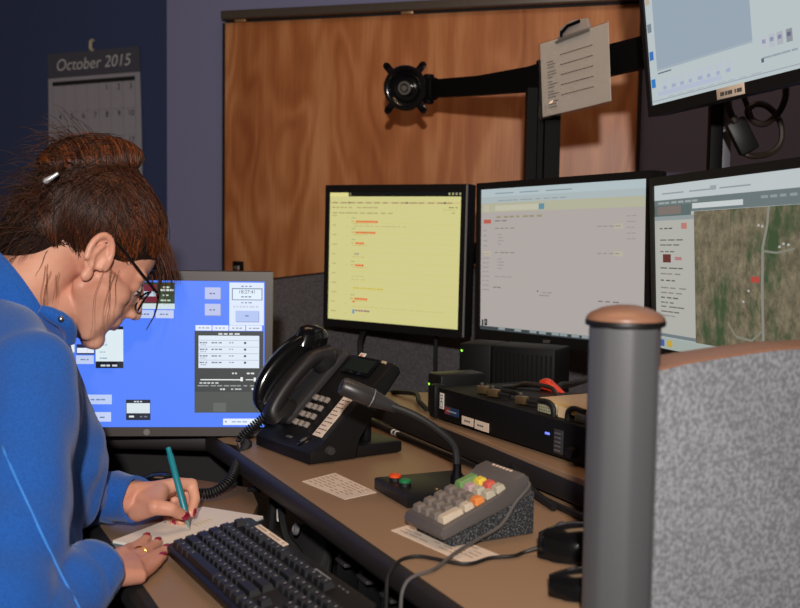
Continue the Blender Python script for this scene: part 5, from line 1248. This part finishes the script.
# stand-up collar, open at the throat with its front edge turned over
nd = (HC - NBASE).normalized(); cf = (Ff - nd * Ff.dot(nd)).normalized(); cf = (cf + V((0, 0, -.25))); cf = (cf - nd * cf.dot(nd)).normalized(); cs = nd.cross(cf)
bm = NB(); rings = []; nC = 44
for i in range(nC + 1):
    a = math.radians(-158 + 316 * i / nC); front = abs(a) / math.radians(158)   # a=0 is the nape
    base = NBASE - nd * .022; rr_ = .077 + .012 * front ** 2
    d = (-cf * math.cos(a) + cs * math.sin(a)); hgt = .044 + .014 * front
    o_ = base + d * rr_ + cf * .012 * front; tp_ = o_ + nd * hgt + d * (.006 + .012 * front ** 3); ti = tp_ - d * .006
    rings.append([bm.verts.new(o_ - d * .012 - nd * .012), bm.verts.new(o_ + d * .004), bm.verts.new(o_.lerp(tp_, .55) + d * .004), bm.verts.new(tp_ + d * .003), bm.verts.new(tp_ + nd * .003), bm.verts.new(ti), bm.verts.new(o_.lerp(ti, .4) - d * .004)])
for A, B_ in zip(rings[:-1], rings[1:]):
    for k in range(7): bm.faces.new((A[k], A[(k + 1) % 7], B_[(k + 1) % 7], B_[k]))
bm.faces.new(rings[0]); bm.faces.new(rings[-1][::-1])
co = wpart('collar', bm, FLEECE, PR, 60, jk)
ce = [rings_ for rings_ in ()]
bm = NB(); tube(bm, spline([aty(40, 309, 1.425), aty(52, 315, 1.43), aty(64, 322, 1.44), aty(70, 331, 1.452), aty(70, 342, 1.462)], 5), [.006, .007, .008, .009, .0095, .010, .010, .0105, .0105, .0105, .0105, .0105, .0105, .010, .010, .0095, .009, .0085, .008, .0075, .007], 12); wpart('collar_fold', bm, FLEECE, PR, 60, jk)
sp0 = aty(61, 319, 1.425)
bm = NB(); lathe(bm, [(0, .003), (.003, .0026), (.0042, .001), (.0042, -.002)], 14, Matrix.Translation(sp0) @ (EYE - sp0).to_track_quat('Z', 'Y').to_matrix().to_4x4()); wpart('snap_button', bm, STEEL, PR, 60, jk)
# ------------------------------------------------------------------ trousers and shoes (below the frame)
DEN = mat('dark_trousers', (34, 36, 46), .9, bump=.2)
bm = NB(); KN = {}
hull(bm, te(HP_ + V((0, 0, -.02)), (.12, .165, .075)), te(HP_ + Ff * .05 + V((0, 0, -.03)), (.1, .16, .06)))
for s in (-1, 1):
    hp = HP_ - Rf * s * .085 + V((0, 0, -.02)); kn_ = hp + W * .42 - Rf * s * .02 + V((0, 0, .02)); an = kn_ + W * (-.02) + V((0, 0, -.44)); KN[s] = an
    chain(bm, [hp, kn_, an], [.078, .058, .042], 10)
b2 = blob(bm, .009, 4, .5); wpart('trousers', b2, DEN, PR, 180)
for s in (-1, 1):
    an = KN[s]; bm = NB(); hull(bm, sph(V((an.x, an.y, .055)) - W * .03, .036), sph(V((an.x, an.y, .036)) + W * .14, .030), sph(V((an.x, an.y, .05)) + W * .05, .038))
    for v in bm.verts: v.co.z = max(v.co.z, .004)
    wpart('shoe', bm, BLK, PR, 60)
# ------------------------------------------------------------------ glasses, ring, hair clip
bm = NB()
for s in (-1, 1):
    tube(bm, spline([H(-.012, s * .081, .022), H(-.002, s * .083, .0335), H(.012, s * .081, .034), H(.06, s * .076, .022), H(.103, s * .070, .012)], 6), .0021, 8)
    tube(bm, [H(.106 - .010 * (math.cos(a) * s * s * 0) + (-.008 if abs(math.cos(a) + s * 0) > 2 else 0), s * (.036 + .028 * math.cos(a)), -.006 + .018 * math.sin(a)) - hx_ * .010 * max(0, math.cos(a)) for a in [2 * PI * k / 28 for k in range(29)]], .0016, 8, cap=False)
tube(bm, spline([H(.106, -.010, -.002), H(.114, 0, .002), H(.106, .010, -.002)], 4), .0016, 8)
gl = wpart('eyeglasses', bm, BLKG, PR, 60)
for s in (-1, 1):
    bm = NB(); ring = []
    for k in range(24):
        a = 2 * PI * k / 24; ring.append(H(.106, s * (.036 + .0272 * math.cos(a)), -.006 + .0172 * math.sin(a)) - hx_ * .010 * max(0, math.cos(a)))
    c_ = H(.1085, s * .036, -.006)
    vs = [bm.verts.new(p) for p in ring]; v0 = bm.verts.new(c_)
    for k in range(24): bm.faces.new((vs[k], vs[(k + 1) % 24], v0))
    wpart('lens', bm, clear_mat('glasses_lens', .05, .03), PR, 180, gl)
q0 = knR[1].lerp(ppR[1], .62); dd = (ppR[1] - knR[1]).normalized()
bm = NB(); Mq = Matrix.Translation(q0) @ dd.to_track_quat('Z', 'Y').to_matrix().to_4x4(); tube(bm, [Mq @ V((.0092 * math.cos(a), .0092 * math.sin(a), 0)) for a in [2 * PI * k / 24 for k in range(25)]], .0015, 8, cap=False); wpart('ring', bm, mat('gold_ring', (220, 180, 110), .2, metal=1), PR, 180)
# ------------------------------------------------------------------ hair
HAIRB = mat('dark_hair_mass', (34, 20, 14), .8, var=.3, scale=90, bump=.6, bscale=500, spec=.2)
bm = NB()
hull(bm, [MH @ p for p in ell((-.018, 0, .062), (.112, .084, .089), None, 16)])
hull(bm, [MH @ p for p in ell((-.086, 0, -.008), (.050, .058, .078))])
bc = V((-.080, 0, .128)); la = V((.74, 0, .67)); sa = V((-.67, 0, .74))
bun = lambda u_, v_, w_: bc + la * u_ + sa * v_ + V((0, w_, 0))
hull(bm, [MH @ bun(p.x, p.z, p.y) for p in ell((0, 0, 0), (.081, .058, .038))])
hull(bm, [MH @ bun(p.x, p.z, p.y) for p in ell((-.0, 0, -.044), (.050, .040, .026))])
b2 = blob(bm, .004, 3, .5)
htree = BVHTree.FromBMesh(b2)
tl_ = b2.verts.layers.float.new('tone')
for v in b2.verts: v[tl_] = .10 + .10 * noise.noise(v.co * 60)
hair = wpart('hair', b2, HAIRB, PR, 180); hair['label'] = 'dark brown hair pinned up in a loose auburn-streaked roll'
strands = []
rr = random.Random(11)
def snap(p, lift):
    loc, nr, _, _ = htree.find_nearest(p); return loc + nr * lift
cc = V((-.018, 0, .058))
for i in range(9000):      # scalp hair swept back to the roll
    az = rr.uniform(-PI, PI); el_ = rr.uniform(-1.05, 1.2) if rr.random() < .7 else rr.uniform(-1.05, .1)
    d = V((math.cos(el_) * math.cos(az), math.cos(el_) * math.sin(az), math.sin(el_)))
    if d.x > .62 and d.z < -.12 + .22 * (1 - abs(d.y)): continue
    if d.x > .25 and d.z < -.42: continue
    root = cc + V((d.x * .108, d.y * .084, d.z * .093))
    tgt = bun(rr.uniform(-.05, .045), -.030 + rr.uniform(-.008, .004), .72 * root.y + rr.uniform(-.012, .012))
    if d.z > .93 and rr.random() < .5: continue
    lift = rr.uniform(.0006, .0040) + (.004 * rr.random() if rr.random() < .12 else 0); n_ = 9; ps = []; wob = rr.uniform(-.006, .006); fr = rr.uniform(.5, 1.0)
    for k in range(n_ + 1):
        f_ = k / n_ * fr; p = root.lerp(tgt, f_); p = cc + (p - cc).normalized() * .1; p += V((0, wob * math.sin(f_ * PI), wob * math.sin(f_ * 5)))
        ps.append(snap(MH @ p, lift * min(1, .3 + 3 * f_)))
    tone = min(1, max(0, rr.gauss(.30, .16) + .22 * noise.noise(root * 40) + (.16 if d.x > .35 else 0)))
    strands.append((ps, .0007, tone))
for i in range(1500):      # the roll on top
    u_ = rr.uniform(-.079, .079); k_ = math.sqrt(max(.02, 1 - (u_ / .081) ** 2)); a0 = rr.uniform(-.6, .3); a1 = a0 + rr.uniform(1.3, 2.7); sg = rr.choice((-1, 1)); du = rr.gauss(0, .010); lf = rr.uniform(.0005, .004); ps = []
    for k in range(10):
        a = a0 + (a1 - a0) * k / 9; p = bun(u_ + du * k / 9, .038 * k_ * math.sin(a), -sg * .058 * k_ * math.cos(a)); ps.append(snap(MH @ p, lf))
    tone = min(1, max(0, rr.gauss(.46, .2) + .35 * noise.noise(V((u_ * 70, sg * 3, 0))))); strands.append((ps, .0006, tone))
gz = V((0, 0, -1))
def loose(p0, d0, L_, r, tone, curl=.3, grav=.6):
    ps = [p0]; d = d0.normalized(); n_ = 12; ph = rr.uniform(0, 6)
    for k in range(n_):
        d = (d + gz * grav / n_ * 2 + V((math.sin(ph + k * .8), math.cos(ph * 1.7 + k * .7), math.sin(ph * 2 + k * .5) * .5)) * curl / n_ * 2.4).normalized(); ps.append(ps[-1] + d * L_ / n_)
    strands.append((ps, r, tone))
for i in range(460):       # untidy ends behind the crown and nape
    az = rr.uniform(-1, 1); p = cc + V((-.09 + rr.uniform(-.02, .03), .07 * az, rr.uniform(-.12, .085))); q = snap(MH @ p, .001); d = (q - MH @ cc).normalized()
    loose(q, d * .7 + V((-.5, -.1, .05)) + V((rr.uniform(-.4, .4), rr.uniform(-.4, .4), rr.uniform(-.4, .4))), rr.uniform(.03, .075), .0005, rr.uniform(.05, .45), .9, .5)
for i in range(60):        # flyaways over the roll
    p = MH @ bun(rr.uniform(-.06, .06), .026, rr.uniform(-.04, .04)); loose(snap(p, .001), (p - MH @ cc).normalized() + V((rr.uniform(-.9, .7), rr.uniform(-.5, .5), rr.uniform(-.7, .0))), rr.uniform(.010, .026), .00035, rr.uniform(.3, .7), 1.3, .9)
for i in range(90):        # fringe falling past the forehead
    p = cc + V((.104 - .02 * rr.random(), rr.uniform(-.055, .05), rr.uniform(.0, .045))); q = snap(MH @ p, .002); loose(q, hx_ * .5 + V((0, 0, -.6)) + V((rr.uniform(-.1, .25), rr.uniform(-.2, .2), 0)), rr.uniform(.025, .075), .0006, rr.uniform(.25, .7), .35, .7)
for x, y, z, L_ in ((.012, -.080, -.004, .13), (.020, -.078, -.004, .10), (.030, -.074, .004, .085), (.016, -.080, .0, .115), (.034, -.070, .01, .075), (-.06, -.066, -.05, .07), (-.05, -.07, -.055, .08), (-.075, -.05, -.05, .07), (-.04, -.070, -.05, .06)):
    for j in range(2 if x < 0 else 1): loose(H(x, y - .002, z) + V((rr.uniform(-.004, .004),) * 3), hz_ * -.8 + hx_ * .15 - hy_ * .06 + V((0, 0, -.5)), L_ * rr.uniform(.8, 1.05), .00036, rr.uniform(.45, .8), .55, .55)
for dj in (0, .003, .006, .009):     # the dark curl hanging in front of the glasses
    ps = spline([aty(160 + dj * 300, 262, 1.60), aty(158 + dj * 200, 290, 1.60), aty(155 + dj * 100, 312, 1.60), aty(146 + dj * 60, 330, 1.60)], 5); strands.append((ps, .0009, .12))
verts, faces, tones = [], [], []
for ps, r, tone in strands:
    n_ = len(ps); b0 = len(verts)
    for k, p in enumerate(ps):
        tg = (ps[min(k + 1, n_ - 1)] - ps[max(k - 1, 0)]).normalized(); a_ = tg.orthogonal().normalized(); b_ = tg.cross(a_); rk = r * (1 - .75 * (k / (n_ - 1)) ** 2)
        for j in range(3):
            th = 2.0944 * j; verts.append(p + (a_ * math.cos(th) + b_ * math.sin(th)) * rk); tones.append(tone)
        if k:
            o_ = b0 + (k - 1) * 3
            for j in range(3): faces.append((o_ + j, o_ + (j + 1) % 3, o_ + 3 + (j + 1) % 3, o_ + 3 + j))
me = bpy.data.meshes.new('hair_strands'); Mi_ = WM[PR.name].inverted(); me.from_pydata([Mi_ @ v for v in verts], [], faces); me.materials.append(HAIRM)
at = me.attributes.new('tone', 'FLOAT', 'POINT'); at.data.foreach_set('value', tones)
me.polygons.foreach_set('use_smooth', [True] * len(faces))
o = bpy.data.objects.new('hair_strands', me); COL.objects.link(o); o.parent = hair; o['kind'] = 'stuff'
bm = NB(); a = MH @ bun(-.052, -.012, -.050); b = aty(56, 178, a.y - .012)
c0 = aty(46, 181, 1.465); c1 = aty(57, 174, 1.465); hull(bm, sph(c0, .0042, 6), sph(c1, .0024, 6)); wpart('hair_clip', bm, mat('silver_clip', (225, 228, 232), .35, metal=.6), PR, 60, hair)
# ------------------------------------------------------------------ pen
d = (PTOP - PT); Lp = d.length; MPn = Matrix.Translation(PT) @ d.to_track_quat('Z', 'Y').to_matrix().to_4x4()
t = thing('pen', 'teal ballpoint pen held over the notepad by the writing hand', 'pen', MPn)
TEAL = mat('teal_pen_plastic', (24, 128, 142), .35)
bm = NB(); lathe(bm, [(.0037, .014), (.0046, .03), (.0046, Lp - .012), (.0038, Lp - .010), (.0038, Lp - .001), (0, Lp)], 16); build('barrel', bm, TEAL, t)
bm = NB(); lathe(bm, [(0, .0), (.0006, .0005), (.0012, .005), (.0034, .013), (.0037, .014)], 14); build('tip', bm, mat('silver_teal_tip', (140, 180, 184), .25, metal=.7), t)
bm = NB(); lathe(bm, [(.0048, .016), (.0050, .018), (.0050, .022), (.0048, .024)], 16); build('grip_ring', bm, STEEL, t)
# ------------------------------------------------------------------ office chair under the woman (below the frame)
cz = .445; CC_ = HP_ - Ff * 0.0; CC_.z = 0; MCh = frame(V((CC_.x, CC_.y, 0)), Ff)
t = thing('office_chair', 'black swivel office chair the woman in blue sits on', 'chair', MCh)
bm = NB(); prism(bm, rrect(.46, .46, .10, 6, .02, 0), .375, .432, None, .02); build('seat', bm, mat('black_chair_fabric', (30, 30, 33), .9, bump=.3), t)
bm = NB(); prism(bm, rrect(.36, .34, .08, 6, 0, .62), -.02, .02, T(-.215, 0, 0) @ rot('Z', 90) @ rot('X', 84), .014); build('backrest', bm, MATS['black_chair_fabric'], t)
bm = NB(); tube(bm, spline([(-.1, 0, .37), (-.235, 0, .36), (-.262, 0, .46), (-.262, 0, .60)], 5), .018, 8); build('back_bar', bm, BLKM, t)
bm = NB(); lathe(bm, [(.03, .09), (.03, .25), (.02, .25), (.02, .375)], 16); build('column', bm, BLKM, t)
for k in range(5):
    a = 2 * PI * k / 5 + .3; bm = NB(); tube(bm, [(.02 * math.cos(a), .02 * math.sin(a), .10), (.26 * math.cos(a), .26 * math.sin(a), .075)], [.022, .014], 8); lg = build('leg', bm, BLK, t)
    bm = NB(); lathe(bm, [(0, -.012), (.026, -.012), (.028, 0), (.026, .012), (0, .012)], 16, T(.26 * math.cos(a), .26 * math.sin(a), .028) @ Matrix.Rotation(a, 4, 'Z') @ rot('X', 90)); build('caster', bm, RUBBER, lg)
